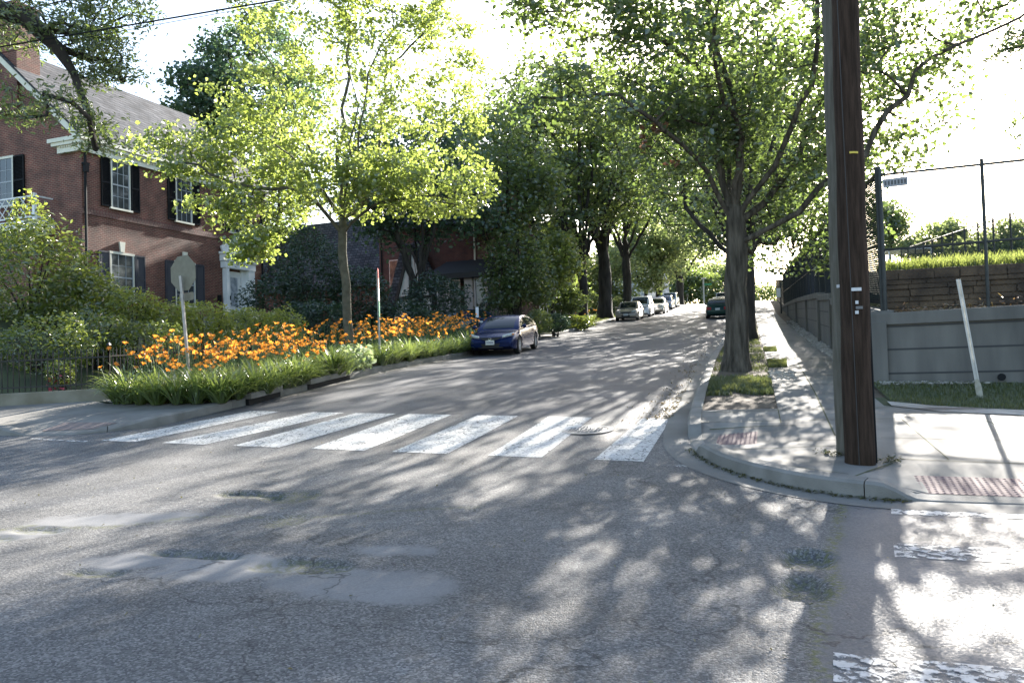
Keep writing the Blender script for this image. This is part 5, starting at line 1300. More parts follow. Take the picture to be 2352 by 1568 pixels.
# hosta-like plants with white edged leaves at the kerb
M_HOSTA = leaf_mat('white_edged_leaf', (.62, .64, .48), (.55, .60, .34), (.09, .16, .04), (.26, .38, .08), k=.4, gloss=.10, scale=9)
for i, (x, y, n, r, lab) in enumerate(((-10.35, 19.8, 200, .55, 'bushy white-leaved plant spilling over the drain slab'), (-10.5, 20.75, 150, .46, 'smaller white-leaved plant beside the young maple trunk'), (-10.02, 20.3, 80, .32, 'low white-leaved tuft at the kerb edge below the maple'))):
    z = float(gz(x, y)) + .16; e = empty('hosta_plant', (x, y, z), lab, 'plant')
    leaves('foliage', blobpts(n, (0, 0, .30), (r, r, .36), 300 + i, .3, .5), .17, M_HOSTA, e, up=.9, droop=.3, aspect=.62, seed=300 + i)
    q = MB()
    for k in range(9): a = 2 * pi * k / 9; q.tube([(0, 0, -.02), (cos(a) * r * .4, sin(a) * r * .4, .25), (cos(a) * r * .8, sin(a) * r * .8, .32)], .006, 4)
    q.build('stalks', L_STEM, e)

# ------------------------------------------------------------------ grass, weeds, stones, litter (stuff)
L_GRASS = leaf_mat('grass_blade', (.05, .072, .022), (.13, .17, .04), (.11, .12, .045), (.24, .26, .08), k=.4, gloss=.08, scale=1.2)
def grass(name, poly, zf, n, h, label, seed=1, w=.006, m=L_GRASS, keep=None):
    g = np.random.default_rng(seed); P = np.array(poly); lo, hi = P.min(0), P.max(0); out = []
    while len(out) < n:
        x, y = g.uniform(lo[0], hi[0]), g.uniform(lo[1], hi[1]); c = False; j = len(P) - 1
        for i in range(len(P)):
            if (P[i, 1] > y) != (P[j, 1] > y) and x < (P[j, 0] - P[i, 0]) * (y - P[i, 1]) / (P[j, 1] - P[i, 1]) + P[i, 0]: c = not c
            j = i
        if c and (keep is None or keep(x, y)): out.append((x, y))
    C = np.array(out); Z = np.array([float(zf(x, y)) for x, y in C]); N = n
    a = g.uniform(0, 2 * pi, N); hh = h * g.uniform(.45, 1.3, N); ln = hh * g.uniform(.1, .8, N)
    B = np.stack([C[:, 0], C[:, 1], Z], 1); D = np.stack([np.cos(a), np.sin(a), 0 * a], 1); Sd = np.stack([-np.sin(a), np.cos(a), 0 * a], 1) * w
    mid = B + D * (ln * .35)[:, None] + np.array([0, 0, 1.0]) * (hh * .6)[:, None]; tip = B + D * ln[:, None] + np.array([0, 0, 1.0]) * hh[:, None]
    V = np.stack([B - Sd, B + Sd, mid + Sd * .8, mid - Sd * .8, tip + Sd * .1, tip - Sd * .1], 1).reshape(-1, 3)
    b_ = np.arange(N)[:, None] * 6; Fq = np.concatenate([b_ + np.array([0, 1, 2, 3]), b_ + np.array([3, 2, 4, 5])])
    o = np_mesh(name, V, Fq, m); return tag(o, label, 'grass', None, 'stuff')
vz = lambda x, y: gz(x, y) + .125
def lumps(x, y): return noise.noise(Vector((x * .9, y * .9, 4))) > -.18
grass('grass', [(-.8, 14.95), (.3, 15.0), (.34, 17.2), (.3, 27), (.3, 60), (-.88, 60), (-.85, 25)], vz, 15000, .075, 'thin grass on the verge round the big maple trunk', 1, keep=lumps)
grass('grass', [(-.78, 14.9), (.34, 14.95), (.34, 17.0), (-.8, 17.6)], vz, 8000, .085, 'thick grass tuft at the front end of the right verge', 2, keep=lambda x, y: noise.noise(Vector((x * 2.2, y * 2.2, 9))) > -.25 + .5 * max(0, 15.25 - y) + .5 * max(0, -.55 - x))
grass('grass', [(.36, 19.2), (.75, 19.3), (.8, 20.8), (.36, 20.8)], lambda x, y: gz(x, y) + .15, 1800, .07, 'grass patch in the pavement cut-out beside the maple trunk', 3)
grass('grass', [(.36, 24.5), (.7, 24.5), (.72, 26.5), (.36, 26.5)], lambda x, y: gz(x, y) + .15, 1500, .07, 'second grass patch in the pavement cut-out uphill', 4)
grass('grass', [(2.08, 14.05), (2.08, 16.3), (8, 15.2), (12, 13), (12, 11.9), (6, 12.55), (3.6, 13.2), (2.62, 13.6)], lambda x, y: gz(x, y) + .145, 34000, .06, 'short lawn between the pavement and the grooved wall', 5, w=.005)
L_GRASST = leaf_mat('tall_grass_blade', (.07, .10, .025), (.24, .30, .06), (.11, .14, .04), (.34, .38, .10), k=.5, gloss=.06, scale=.8)
grass('grass', [(2.75, 18.75), (16, 18.75), (16, 21.5), (2.9, 21)], lambda x, y: 3.28 + .05 * (y - 18.7), 30000, .30, 'sunlit tall grass on top of the brown terrace wall', 6, w=.010, m=L_GRASST)
grass('grass', [(-10.5, 44), (-10.5, 100), (-12.9, 100), (-12.9, 44)], vz, 12000, .11, 'sunny grass strip under the left street trees', 7, w=.012)
def kerb_weeds():
    n = 700; g = np.random.default_rng(12); out = []
    cp_ = offset_path([tuple(p) for p in R_CORNER], 1, .05)
    L = [(a, b_) for a, b_ in zip(cp_[12:-26], cp_[13:-25])]
    return cp_
cw = kerb_weeds()
P_ = []
for a, b_ in zip(cw[14:34], cw[15:35]): P_ += [(a, b_)]
poly = [p for p, _ in P_] + [(p[0] + .07 * .5, p[1] + .07) for p, _ in P_][::-1]
g = np.random.default_rng(5)
def litter(name, pts, size, m, label, seed): 
    o = leaves(name, pts, size, m, up=2.5, droop=0, seed=seed, aspect=.6); return tag(o, label, 'litter', None, 'stuff')
pts = []
for p in cw[8:36]:
    for _ in range(18): x, y = p[0] + g.normal() * .03 - .01, p[1] + g.normal() * .04 - .01; pts.append((x, y, float(gz(x, y)) + .012 + g.uniform(0, .015)))
for cx_, cy_ in ((.78, 10.1), (.86, 10.0), (1.36, 9.72), (1.44, 9.8)):
    for _ in range(40): x, y = cx_ + g.normal() * .06, cy_ + g.normal() * .06; pts.append((x, y, float(pave_z(x, y)) + .012 + g.uniform(0, .04)))
litter('leaf_litter', pts, .035, leaf_mat('green_litter', (.06, .075, .02), (.1, .12, .03), (.11, .10, .04), (.14, .12, .04)), 'green and brown crumbs collected along the corner kerb', 14)
pts = []
for k in range(420): y = 13.2 + g.exponential(4.5); x = -1.25 - abs(g.normal()) * .22; pts.append((x, y, float(gz(x, y)) + .012 + g.uniform(0, .01)))
for k in range(40): x, y = -1.5 + g.normal() * .35, 14.6 + g.normal() * .8; pts.append((x, y, float(gz(x, y)) + .012))
litter('leaf_litter', pts, .05, leaf_mat('brown_litter', (.16, .12, .07), (.2, .15, .08), (.24, .19, .11), (.25, .2, .1)), 'dry brown leaves and twigs in the right gutter', 15)
pts = []
for k in range(300):
    x, y = g.uniform(-9, 6), g.uniform(3, 13); pts.append((x, y, float(rz(x, y)) + .008))
litter('leaf_litter', pts, .028, leaf_mat('road_litter', (.12, .11, .04), (.14, .13, .05), (.2, .17, .07), (.2, .18, .07)), 'scattered leaf bits on the asphalt', 16)
def stones(name, pts, s, label, seed, m):
    g = np.random.default_rng(seed); q = MB()
    ico = [(0, 0, 1), (.9, 0, .4), (.28, .85, .4), (-.72, .53, .4), (-.72, -.53, .4), (.28, -.85, .4), (.72, .53, -.4), (-.28, .85, -.4), (-.9, 0, -.4), (-.28, -.85, -.4), (.72, -.53, -.4), (0, 0, -1)]
    fc = [(0, 1, 2), (0, 2, 3), (0, 3, 4), (0, 4, 5), (0, 5, 1), (1, 6, 2), (2, 7, 3), (3, 8, 4), (4, 9, 5), (5, 10, 1), (6, 7, 2), (7, 8, 3), (8, 9, 4), (9, 10, 5), (10, 6, 1), (11, 7, 6), (11, 8, 7), (11, 9, 8), (11, 10, 9), (11, 6, 10)]
    for p in pts:
        k = s * g.uniform(.5, 1.3); a = g.uniform(0, 6.28); st = g.uniform(.6, 1.4, 3); st[2] *= .6
        q.add([(p[0] + k * st[0] * (v[0] * cos(a) - v[1] * sin(a)) * g.uniform(.8, 1.2), p[1] + k * st[1] * (v[0] * sin(a) + v[1] * cos(a)), p[2] + k * st[2] * v[2]) for v in ico], fc)
    o = q.build(name, m, recalc=False); return tag(o, label, 'stones', None, 'stuff')
M_RUB = mat('rubble', (.20, .18, .15), .9, (.42, .39, .34), 3, .5, 30)
pts = [(g.uniform(1.88, 2.2 + .0065 * (y - 16)), y, float(gz(2.1, y)) + .14) for y in 16.5 + g.exponential(11, 1900) if y < 50]
stones('rubble_stones', pts, .055, 'loose stones heaped along the foot of the stepped wall', 20, M_RUB)
pts = [(x, wall_front_y(x) - .15 - abs(g.normal()) * .22, float(gz(x, 16.2)) + .15) for x in 2.2 + g.exponential(.5, 260) if x < 3.9]
stones('rubble_stones', pts, .045, 'pale stones at the corner foot of the grooved wall', 21, M_RUB)
wp = np.array([(x, wall_front_y(x) + .25 + abs(g.normal()) * .18, 2.36 + abs(g.normal()) * .09) for x in g.uniform(2.6, 11, 700)])
o = leaves('dry_weeds', wp, .09, leaf_mat('dry_weed', (.16, .075, .035), (.3, .14, .05), (.12, .10, .04), (.24, .2, .07)), seed=31, aspect=.3, up=.2, droop=-.4); tag(o, 'dry rusty weeds growing behind the wall coping', 'weeds', None, 'stuff')
pts = [(g.uniform(.34, .82), g.uniform(17.0, 18.6), float(gz(.5, 17.8)) + .155 + .0) for k in range(150)]
pts = [(x, y, float(gz(x, y)) + .155) for x, y, _ in pts]
stones('rubble_stones', pts, .045, 'stones in the pavement cut-out at the maple roots', 22, M_RUB)

# ------------------------------------------------------------------ poles, posts, signs, wires
def wood_mat(name, c, c2):
    return mat(name, c, .9, c2, 3.0, .8, 12, coords='Object', dist=.03, spec=.15, stretch=(9, 9, .8))
M_POLE = wood_mat('creosote_wood', (.030, .020, .014), (.066, .043, .031)); M_POLEG = wood_mat('grey_wood', (.12, .11, .085), (.18, .165, .135))
def pole(x, y, top, rb, rt, lean, m, label):
    z = float(pave_z(x, y)); e = empty('utility_pole', (x, y, z), label, 'utility pole')
    q = MB(); H = top - z; n = 26; q.tube([(lean[0] * k / n + .006 * sin(k * 1.7), lean[1] * k / n, -.3 + (H + .3) * k / n) for k in range(n + 1)], [rb + (rt - rb) * k / n for k in range(n + 1)], 22); q.build('shaft', m, e, smooth=True)
    return e
pa = (1.075, 9.62); pb = (1.03, 10.14)
up = pole(pa[0], pa[1], 11.5, .158, .115, (.11, .06), M_POLE, 'dark brown wooden utility pole standing at the corner kerb')
ug = pole(pb[0], pb[1], 11.0, .145, .118, (.07, .06), M_POLEG, 'grey wooden utility pole half hidden behind the dark one')
def plate_on(parent, base, u, v, w, h, rad, m, name, curve_=True):
    """small curved metal plate on the pole's face towards the camera"""
    x, y = base; hd = atan2(-y, -x)                      # towards the camera
    dirn = np.array([cos(hd), sin(hd)]); r_ = ray(u, v); d = math.hypot(x, y) - rad; t = d / math.hypot(r_[0], r_[1]); z = CZ + r_[2] * t - parent.location.z
    au = atan2(r_[1], r_[0]); off = (au - atan2(y, x)) * math.hypot(x, y) / rad; off = max(-1.2, min(1.2, off))
    q = MB(); rows = [[], []]
    for k in range(9):
        a = hd + math.asin(max(-.95, min(.95, math.sin(-off) * 1.0))) * 0 + (-off) * -1 * -1 + (k / 8 - .5) * w / rad
        for i, zz in enumerate((z - h / 2, z + h / 2)): rows[i].append((cos(a) * (rad + .004), sin(a) * (rad + .004), zz))
    q.grid(rows); o = q.build(name, m, parent); return o
M_TAG = mat('tag_metal', (.50, .50, .50), .5, (.6, .6, .6), 20)
plate_on(up, pa, 1962, 349, .10, .022, .150, mat('yellow_tag', (.55, .42, .05), .5), 'number_strip')
plate_on(up, pa, 1967, 664, .105, .035, .158, M_TAG, 'metal_tag'); plate_on(up, pa, 1968, 694, .03, .035, .158, M_TAG, 'metal_tag'); plate_on(up, pa, 1974, 706, .075, .03, .158, mat('dull_tag', (.13, .13, .13), .6), 'metal_tag'); plate_on(up, pa, 1968, 717, .035, .035, .158, M_TAG, 'metal_tag')
plate_on(ug, pb, 1929, 657, .07, .035, .146, M_TAG, 'metal_tag')
q = MB(); q.tube([(.168, -.02, 0), (.160, -.01, 2.3), (.12, .02, 6.5), (.07, .04, 10)], .011, 6); q.build('cable', M_BLACKP, up)
q = MB(); q.tube([(-.02, -.162, -.02), (-.035, -.155, 3.0), (-.05, -.12, 7)], .005, 5); q.build('ground_wire', mat('ground_wire_grey', (.035, .032, .03), .7), up)
q = MB(); q.tube([(.155, .05, 0), (.150, .05, 1.35)], .028, 8); q.build('cable_guard', M_GALV, up)
# leaning bare post on the lawn
p0 = np.array([3.38, 14.33, float(gz(3.38, 14.33)) + .13]); p1 = np.array([3.11, 14.16, 2.735]); dv = p1 - p0
e = empty('leaning_post', tuple(p0), 'bare white metal post leaning left on the lawn before the wall', 'post')
q = MB()
for off in (-.022, 0, .022): q.beam(tuple(dv * .15 + (off, .012 * (abs(off) < .01), 0)), tuple(dv + (off, .012 * (abs(off) < .01), 0)), .022, .008, (0, 1, 0))
q.build('shaft', mat('post_white', (.45, .44, .40), .5, (.55, .54, .5), 9), e, bevel=.003)
q = MB(); q.add([tuple(dv * t + (sx * w, sy * .012, 0)) for t, w in ((-.03, .03), (.05, .045), (.12, .045), (.17, .02)) for sx, sy in ((-1, -1), (1, -1), (1, 1), (-1, 1))], [(4 * i + k, 4 * i + (k + 1) % 4, 4 * i + 4 + (k + 1) % 4, 4 * i + 4 + k) for i in range(3) for k in range(4)]); q.build('base_sleeve', mat('sleeve', (.42, .40, .33), .7, (.3, .28, .22), 12), e)
# stop sign seen from behind
z0 = float(gz(-11.45, 15.0)) + .13; e = empty('stop_sign', (-11.45, 15.0, z0), 'back of a leaning octagonal stop sign rising from the orange lilies', 'stop sign')
top = at(414, 628, 17.55) - np.array([-11.45, 15.0, z0]); base = np.array([0, 0, 0.]); dv = top / top[2]
q = MB(); q.beam((0, 0, -.1), tuple(dv * (top[2] - .05)), .06, .035, (0, 1, 0)); q.build('post', mat('post_steel', (.30, .28, .26), .5, (.4, .38, .35), 10, metal=.4), e)
ce = at(416, 627, 17.6) - np.array([-11.45, 15.0, z0]); fw_ = np.array([sin(.2), cos(.2), 0.]); rt_ = np.array([cos(.2), -sin(.2), 0.])
ca_, sa_ = cos(.035), sin(.035); upv = np.array([0, 0, 1.]) * ca_ - rt_ * sa_; rt2 = rt_ * ca_ + np.array([0, 0, 1.]) * sa_
q = MB(); q.prism([tuple(ce + fw_ * .05 + (rt2 * cos(a) + upv * sin(a)) * .405) for a in [pi / 8 + k * pi / 4 for k in range(8)]], tuple(fw_), .006); pl_ = q.build('sign_plate', M_SIGNBACK, e)
q = MB(); q.prism([tuple(ce + fw_ * .058 + (rt2 * cos(a) + upv * sin(a)) * .400) for a in [pi / 8 + k * pi / 4 for k in range(8)]], tuple(fw_), .001); q.build('red_face', mat('sign_red', (.45, .02, .03), .5), pl_)
c2_ = at(424, 681, 17.6) - np.array([-11.45, 15.0, z0])
q = MB(); w_, h_ = .22, .085; q.prism([tuple(c2_ + fw_ * .05 + rt2 * x * w_ + upv * z * h_) for x, z in ((-1, -.6), (-.86, -1), (.86, -1), (1, -.6), (1, .6), (.86, 1), (-.86, 1), (-1, .6))], tuple(fw_), .005); q.build('small_plate', M_SIGNBACK, e)
q = MB()
for cc in (ce - upv * .33 - rt2 * .05, c2_ - rt2 * .16): q.prism([tuple(cc + fw_ * .043 + (rt2 * cos(a) + upv * sin(a)) * .018) for a in np.linspace(0, 2 * pi, 9)[:-1]], tuple(fw_), .008)
q.build('rivets', M_GALV, e)
# edge-on parking sign by the maple
z0 = float(gz(-10.35, 22.0)) + .13; e = empty('parking_sign', (-10.35, 22.0, z0), 'edge-on red, white and green parking sign on a thin post by the maple trunk', 'parking sign')
tp = at(866, 617, 24.0) - np.array([-10.35, 22.0, z0]); q = MB(); q.beam((0, 0, -.1), tuple(tp * .98), .05, .03, (0, 1, 0)); q.build('post', mat('green_post', (.20, .21, .19), .6, (.3, .31, .28), 8), e)
for a, b_, m in ((.50, .66, mat('sign_green', (.03, .20, .10), .5)), (.665, .80, M_WHITE), (.805, .90, mat('sign_white_red', (.65, .35, .33), .5)), (.905, 1.0, mat('sign_red_dull', (.50, .05, .05), .5))):
    q = MB(); pa_, pb_ = tp * a, tp * b_; fx = np.array([-.33, .944, 0]) ; sd = np.array([.944, .33, 0])
    q.prism([tuple(pa_ - fx * .15 + sd * .02), tuple(pa_ + fx * .15 + sd * .02), tuple(pb_ + fx * .15 + sd * .02), tuple(pb_ - fx * .15 + sd * .02)], tuple(sd), .012); q.build('sign_plate', m, e)
# marker plate near the driveway
p = at(1097, 733, 37); e = empty('marker_sign', (p[0], p[1], float(gz(p[0], p[1])) + .1), 'small white marker plate on a dark stake behind the coupe roof', 'marker sign')
zt = at(1097, 705, 37)[2] - e.location.z; zb_ = at(1097, 729, 37)[2] - e.location.z
q = MB(); q.box(-.025, .025, -.02, .02, 0, zt); q.build('stake', M_BLACKP, e); q = MB(); q.box(-.07, .07, -.04, -.022, zb_, zt); q.build('plate', mat('marker_white', (.70, .72, .78), .5), e)
# street name sign at the crest and another post on the right
p = at(1617, 690, 104); zg = float(gz(p[0], p[1])); e = empty('street_sign', (p[0], p[1], zg), 'green street name sign on a grey post at the crest of the road', 'street sign')
zt = at(1617, 640, 104)[2] - zg; q = MB(); q.tube([(0, 0, -.2), (0, 0, zt)], .10, 8); q.build('post', M_GALV, e); q = MB(); q.box(.1, 1.0, -.02, .02, zt - .85, zt - .6); q.build('name_blade', mat('blade_green', (.05, .30, .17), .5), e); q = MB(); q.box(-.25, .3, -.15, .15, zt, zt + .14); q.build('lamp_head', M_WHITE, e)
p = at(1579, 690, 100); zg = float(gz(p[0], p[1])); e = empty('parking_meter', (p[0], p[1], zg), 'small grey parking meter past the last car on the left', 'parking meter')
q = MB(); q.tube([(0, 0, -.2), (0, 0, 1.0)], .05, 6); q.build('post', M_GALV, e); q = MB(); q.tube([(0, 0, .95), (0, 0, 1.1), (0, 0, 1.3), (0, 0, 1.42)], [.08, .17, .17, .06], 8); q.build('meter_head', M_SIGNBACK, e)
p = at(1660, 640, 40); zg = float(gz(-.75, 40)); e = empty('sign_post', (-.62, 41, float(gz(-.62, 41)) + .1), 'pale edge-on sign post just left of the big maple trunk', 'sign post')
q = MB(); q.beam((0, 0, 0), (-.1, 0, 3.2), .06); q.build('post', M_GALV, e); q = MB(); q.box(-.13, -.06, -.2, .2, 1.9, 3.15); q.build('sign_plate', M_SIGNBACK, e)
p = at(1779, 672, 62); zg = float(gz(2.45, 62)); e = empty('sign_post', (2.2, 63, zg + .1), 'small white notice on a dark post by the far pavement', 'sign post')
q = MB(); q.tube([(0, 0, 0), (0, 0, 3.4)], .05, 6); q.build('post', M_DKMETAL, e); q = MB(); q.box(-.28, .0, -.08, -.06, 1.3, 1.95); q.build('notice', M_WHITE, e)
# overhead wires, strung between the corner pole and poles out of the frame
def wire(name, P0, P1, sag, label, r=.012):
    P0, P1 = np.array(P0), np.array(P1); q = MB(); q.tube([tuple(P0 + (P1 - P0) * t - np.array([0, 0, 4 * sag * t * (1 - t)])) for t in np.linspace(0, 1, 25)], r, 5)
    o = q.build(name, M_BLACKP); return tag(o, label, 'wire')
hp = np.array([1.02, 9.65, 0]); 
def far_end(u, v, Y): r_ = ray(u, v); return EYE + r_ * (Y / r_[1])
w1 = far_end(0, 108, 12.3); dirw = w1 - (hp + (0, 0, 6.55)); wire('overhead_wire', hp + (0, 0, 6.55), hp + (0, 0, 6.55) + dirw * 2.0, .0, 'lower black overhead wire crossing above the brick house roof', .014)
w1 = far_end(0, 120, 12.3); a_ = hp + (0, 0, 6.62); wire('overhead_wire', a_, a_ + (w1 - a_) * 2.0, .02, 'thin wire just under the lower overhead wire', .006)
w1 = far_end(0, 34, 12.3); a_ = hp + (0, 0, 7.35); wire('overhead_wire', a_, a_ + (w1 - a_) * 2.0, .0, 'upper black overhead wire crossing the oak leaves at top left', .012)
a_ = np.array([.98, 9.75, 8.2]); wire('service_wire', a_, np.array([-.6, 60, 15.5]), .9, 'service wire rising up the street through the big maple crown', .012)
# ------------------------------------------------------------------ cars (local x forward, y left, z up, origin on the ground under the middle)
M_TYRE = mat('tyre', (.016, .016, .016), .85); M_RIM = mat('alloy', (.50, .51, .53), .35, metal=.25); M_CGLASS = mat('car_glass', (.010, .016, .015), .05, spec=.5)
M_LAMP = mat('lamp_clear', (.55, .57, .55), .1, (.3, .3, .28), 14, spec=.9, coat=.8); M_RED = mat('lamp_red', (.35, .012, .015), .15, coat=.6); M_TRIM = mat('black_trim', (.012, .012, .013), .6); M_PLATE = mat('plate_white', (.62, .63, .60), .5); M_PTEXT = mat('plate_marks', (.12, .14, .25), .6); M_CHROME = mat('chrome', (.6, .6, .6), .12, metal=1.0); M_AMBER = mat('amber', (.6, .18, .03), .3)
def paint(name, c, m=.35): return mat(name, c, .22, metal=m * .6, coat=.18, spec=.2)
STY = {
 # top: hood/deck heights along x (fraction of half length -1..1); cab: x of rear base, rear roof, front roof, windscreen base
 'coupe': dict(L=4.47, W=1.75, H=1.40, belt=[(-1, .78), (-.9, .97), (-.6, .99), (0, .96), (.45, .93), (.8, .78), (.94, .66), (1, .50)], cab=(-.86, -.30, .10, .52), wb=(-.58, .60), tr=.315),
 'sedan': dict(L=4.55, W=1.74, H=1.42, belt=[(-1, .62), (-.95, .94), (-.55, .97), (0, .93), (.42, .93), (.8, .82), (.95, .70), (1, .50)], cab=(-.68, -.34, .10, .44), wb=(-.58, .62), tr=.31),
 'suv': dict(L=4.6, W=1.82, H=1.70, belt=[(-1, .80), (-.97, 1.08), (-.5, 1.08), (0, 1.04), (.48, 1.05), (.85, .95), (.96, .80), (1, .52)], cab=(-.97, -.84, .16, .52), wb=(-.60, .62), tr=.345),
 'classic': dict(L=4.8, W=1.78, H=1.40, belt=[(-1, .55), (-.97, .90), (-.5, .93), (0, .93), (.35, .95), (.9, .90), (.98, .86), (1, .5)], cab=(-.55, -.34, .10, .33), wb=(-.58, .64), tr=.32),
 'wagon': dict(L=4.3, W=1.74, H=1.48, belt=[(-1, .70), (-.97, .98), (-.5, .98), (0, .95), (.5, .95), (.85, .82), (.96, .68), (1, .5)], cab=(-.95, -.72, .12, .54), wb=(-.60, .64), tr=.31),
}
def make_car(style, col, label, cat='car', name='parked_car', detail=True, group=None, spokes=True):
    s = STY[style]; L, Wd, H, tr = s['L'], s['W'], s['H'], s['tr']; h = L / 2; hw = Wd / 2
    e = empty(name, (0, 0, 0), label, cat, group)
    bx = [p[0] for p in s['belt']]; bz = [p[1] for p in s['belt']]
    top = lambda x: float(np.interp(x / h, bx, bz)); ax = [s['wb'][0] * h, s['wb'][1] * h]
    def width(x): t = abs(x) / h; return hw * (1 - .16 * max(0, (t - .62) / .38) ** 2.2)
    def bottom(x):
        z = .20 + .12 * max(0, (abs(x) / h - .86) / .14) ** 1.5
        for a in ax:
            R_ = tr + .055; d = abs(x - a)
            if d < R_: z = max(z, tr + sqrt(R_ * R_ - d * d) * .98)
        return z
    xs = sorted(set([round(v, 4) for v in list(np.linspace(-h, h, 61)) + [a + (tr + .056) * q for a in ax for q in (-1, -.995, -.97, -.9, -.75, -.5, -.25, 0, .25, .5, .75, .9, .97, .995, 1)] ]))
    rows = []
    for x in xs:
        t = abs(x) / h; w = width(x); zb = bottom(x); zt = top(x); zs = zt - .05 - .05 * max(0, 1 - t); endk = max(0, (t - .93) / .07)
        zm = min(max(zb + .03, .55), zs - .06)
        zb = min(zb, zs - .08)
        half = [(0, zb), (w * .86, zb), (w * (.985 - .02 * endk), zb + .02), (w, zm), (w * .985, (zm + zs) / 2), (w * .955, zs), (w * .88, zs + (zt - zs) * .6), (w * .55, zt - .008), (0, zt)]
        rows.append([(x, y, z) for y, z in half] + [(x, -y, z) for y, z in half[-2:0:-1]])
    q = MB(); n = len(rows[0]); q.v = [p for r in rows for p in r]
    q.f = [(i * n + k, i * n + (k + 1) % n, (i + 1) * n + (k + 1) % n, (i + 1) * n + k) for i in range(len(rows) - 1) for k in range(n)] + [tuple(range(n))[::-1], tuple((len(rows) - 1) * n + k for k in range(n))]
    pm = paint(label[:24] + '_paint', col); body = q.build('body', pm, e, smooth=True)
    md = body.modifiers.new('split', 'EDGE_SPLIT'); md.split_angle = radians(38)
    q = MB(); q.box(-h * .9, h * .9, -hw * .74, hw * .74, .22, .62); q.build('underbody', M_TRIM, e)
    # cabin
    r0, r1, r2, r3 = [v * h for v in s['cab']]; zr = H
    def roof(x):
        if x < r1: t = (x - r0) / (r1 - r0); return top(x) - .02 + (zr - .02 - top(x)) * (1 - (1 - t) ** 1.55)
        if x > r2: t = (r3 - x) / (r3 - r2); return top(x) - .02 + (zr - .03 - top(x)) * (1 - (1 - t) ** 1.25)
        t = (x - r1) / (r2 - r1); return zr - .03 * t ** 2 - .02 * (1 - t) ** 2
    def sec(x, t):  # t 0 belt .. 1 roof edge
        zb = top(x) - .03; z1 = roof(x); wb = width(x) * .93; f = (z1 - zb) / (zr - zb + 1e-6); wr = wb * (1 - .20 * min(1, f)); return wb + (wr - wb) * t ** 1.2, zb + (z1 - .035 * min(1, f) - zb) * t
    cx = list(np.linspace(r0, r3, 45)); rows = []
    for x in cx:
        half = [sec(x, t) for t in (0, .3, .6, .85, 1)]; y1, z1 = half[-1]; z2 = roof(x); half += [(y1 * .93, z1 + (z2 - z1) * .6), (y1 * .6, z2 + .002), (0, z2 + .008)]
        rows.append([(x, y, z) for y, z in half] + [(x, -y, z) for y, z in half[-2::-1]])
    q = MB(); q.grid(rows); cab = q.build('cabin', pm, e, smooth=True)
    def side_glass(x0, x1, nm):
        for sg in (1, -1):
            q = MB(); rows = []
            for x in np.linspace(x0, x1, 14):
                rr = []
                for t in (.10, .35, .6, .80):
                    y, z = sec(x, t); rr.append((x, sg * (y + .006), z + .002))
                rows.append(rr)
            q.grid(rows); q.build(nm, M_CGLASS, e, smooth=True)
    a, b_ = r0 + (r1 - r0) * (.42 if style != 'suv' else .5), r3 - (r3 - r2) * .42; mid = (a + b_) / 2 - (.25 if style == 'coupe' else .05) * h
    side_glass(a, mid - .05, 'rear_side_window'); side_glass(mid + .05, b_, 'front_side_window')
    def glass_grid(x0, x1, nm, lift):
        q = MB(); rows = []
        for x in np.linspace(x0, x1, 10):
            y1 = sec(x, 1)[0] * .90; zc = roof(x); rows.append([(x + lift * .5, y1 * k, zc + .012 - .026 * abs(k) ** 3) for k in np.linspace(-1, 1, 9)])
        q.grid(rows); q.build(nm, M_CGLASS, e, smooth=True)
    glass_grid(r2 + (r3 - r2) * .10, r3 - (r3 - r2) * .07, 'windshield', .012); glass_grid(r0 + (r1 - r0) * .12, r1 - (r1 - r0) * .12, 'rear_window', -.012)
    # wheels
    for x in ax:
        for sg in (1, -1):
            q = MB(); pr = [(tr * .62, .0), (tr * .93, .0), (tr, .03), (tr, .17), (tr * .93, .20), (tr * .62, .20)]; K = 28; y0 = hw - .205
            q.v = [(x + r * cos(2 * pi * k / K), sg * (y0 + y), tr + r * sin(2 * pi * k / K)) for r, y in pr for k in range(K)]; q.f = [(i * K + k, i * K + (k + 1) % K, (i + 1) % 6 * K + (k + 1) % K, (i + 1) % 6 * K + k) for i in range(6) for k in range(K)]
            wl = q.build('wheel', M_TYRE, e, smooth=False)
            q = MB(); yo = sg * (y0 + .185)
            def ring(r, y): return [(x + r * cos(2 * pi * k / K), y, tr + r * sin(2 * pi * k / K)) for k in range(K)]
            q.v = ring(tr * .66, yo) + ring(tr * .58, yo + sg * .004) + ring(tr * .57, yo - sg * .05); q.f = [(i * K + k, i * K + (k + 1) % K, (i + 1) * K + (k + 1) % K, (i + 1) * K + k) for i in range(2) for k in range(K)]
            for k in range(10 if spokes else 5):
                t = 2 * pi * k / (10 if spokes else 5); q.beam((x + tr * .08 * cos(t), yo - sg * .006, tr + tr * .08 * sin(t)), (x + tr * .6 * cos(t), yo - sg * .006, tr + tr * .6 * sin(t)), .022 if spokes else .06, .03, (0, 1, 0))
            q.tube([(x, yo - sg * .03, tr), (x, yo + sg * .004, tr)], .05, 12); q.build('rim', M_RIM, wl)
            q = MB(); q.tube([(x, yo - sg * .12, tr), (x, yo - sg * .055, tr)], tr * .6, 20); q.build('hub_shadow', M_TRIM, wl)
    # front
    zf = top(h * .97)
    def onnose(yk, z, lift=.012):   # a point on the rounded nose
        y = yk * hw; t = abs(yk); x = h * (1 - .085 * t ** 2.4) + lift - max(0, z - .52) * .42; return (x, y, z)
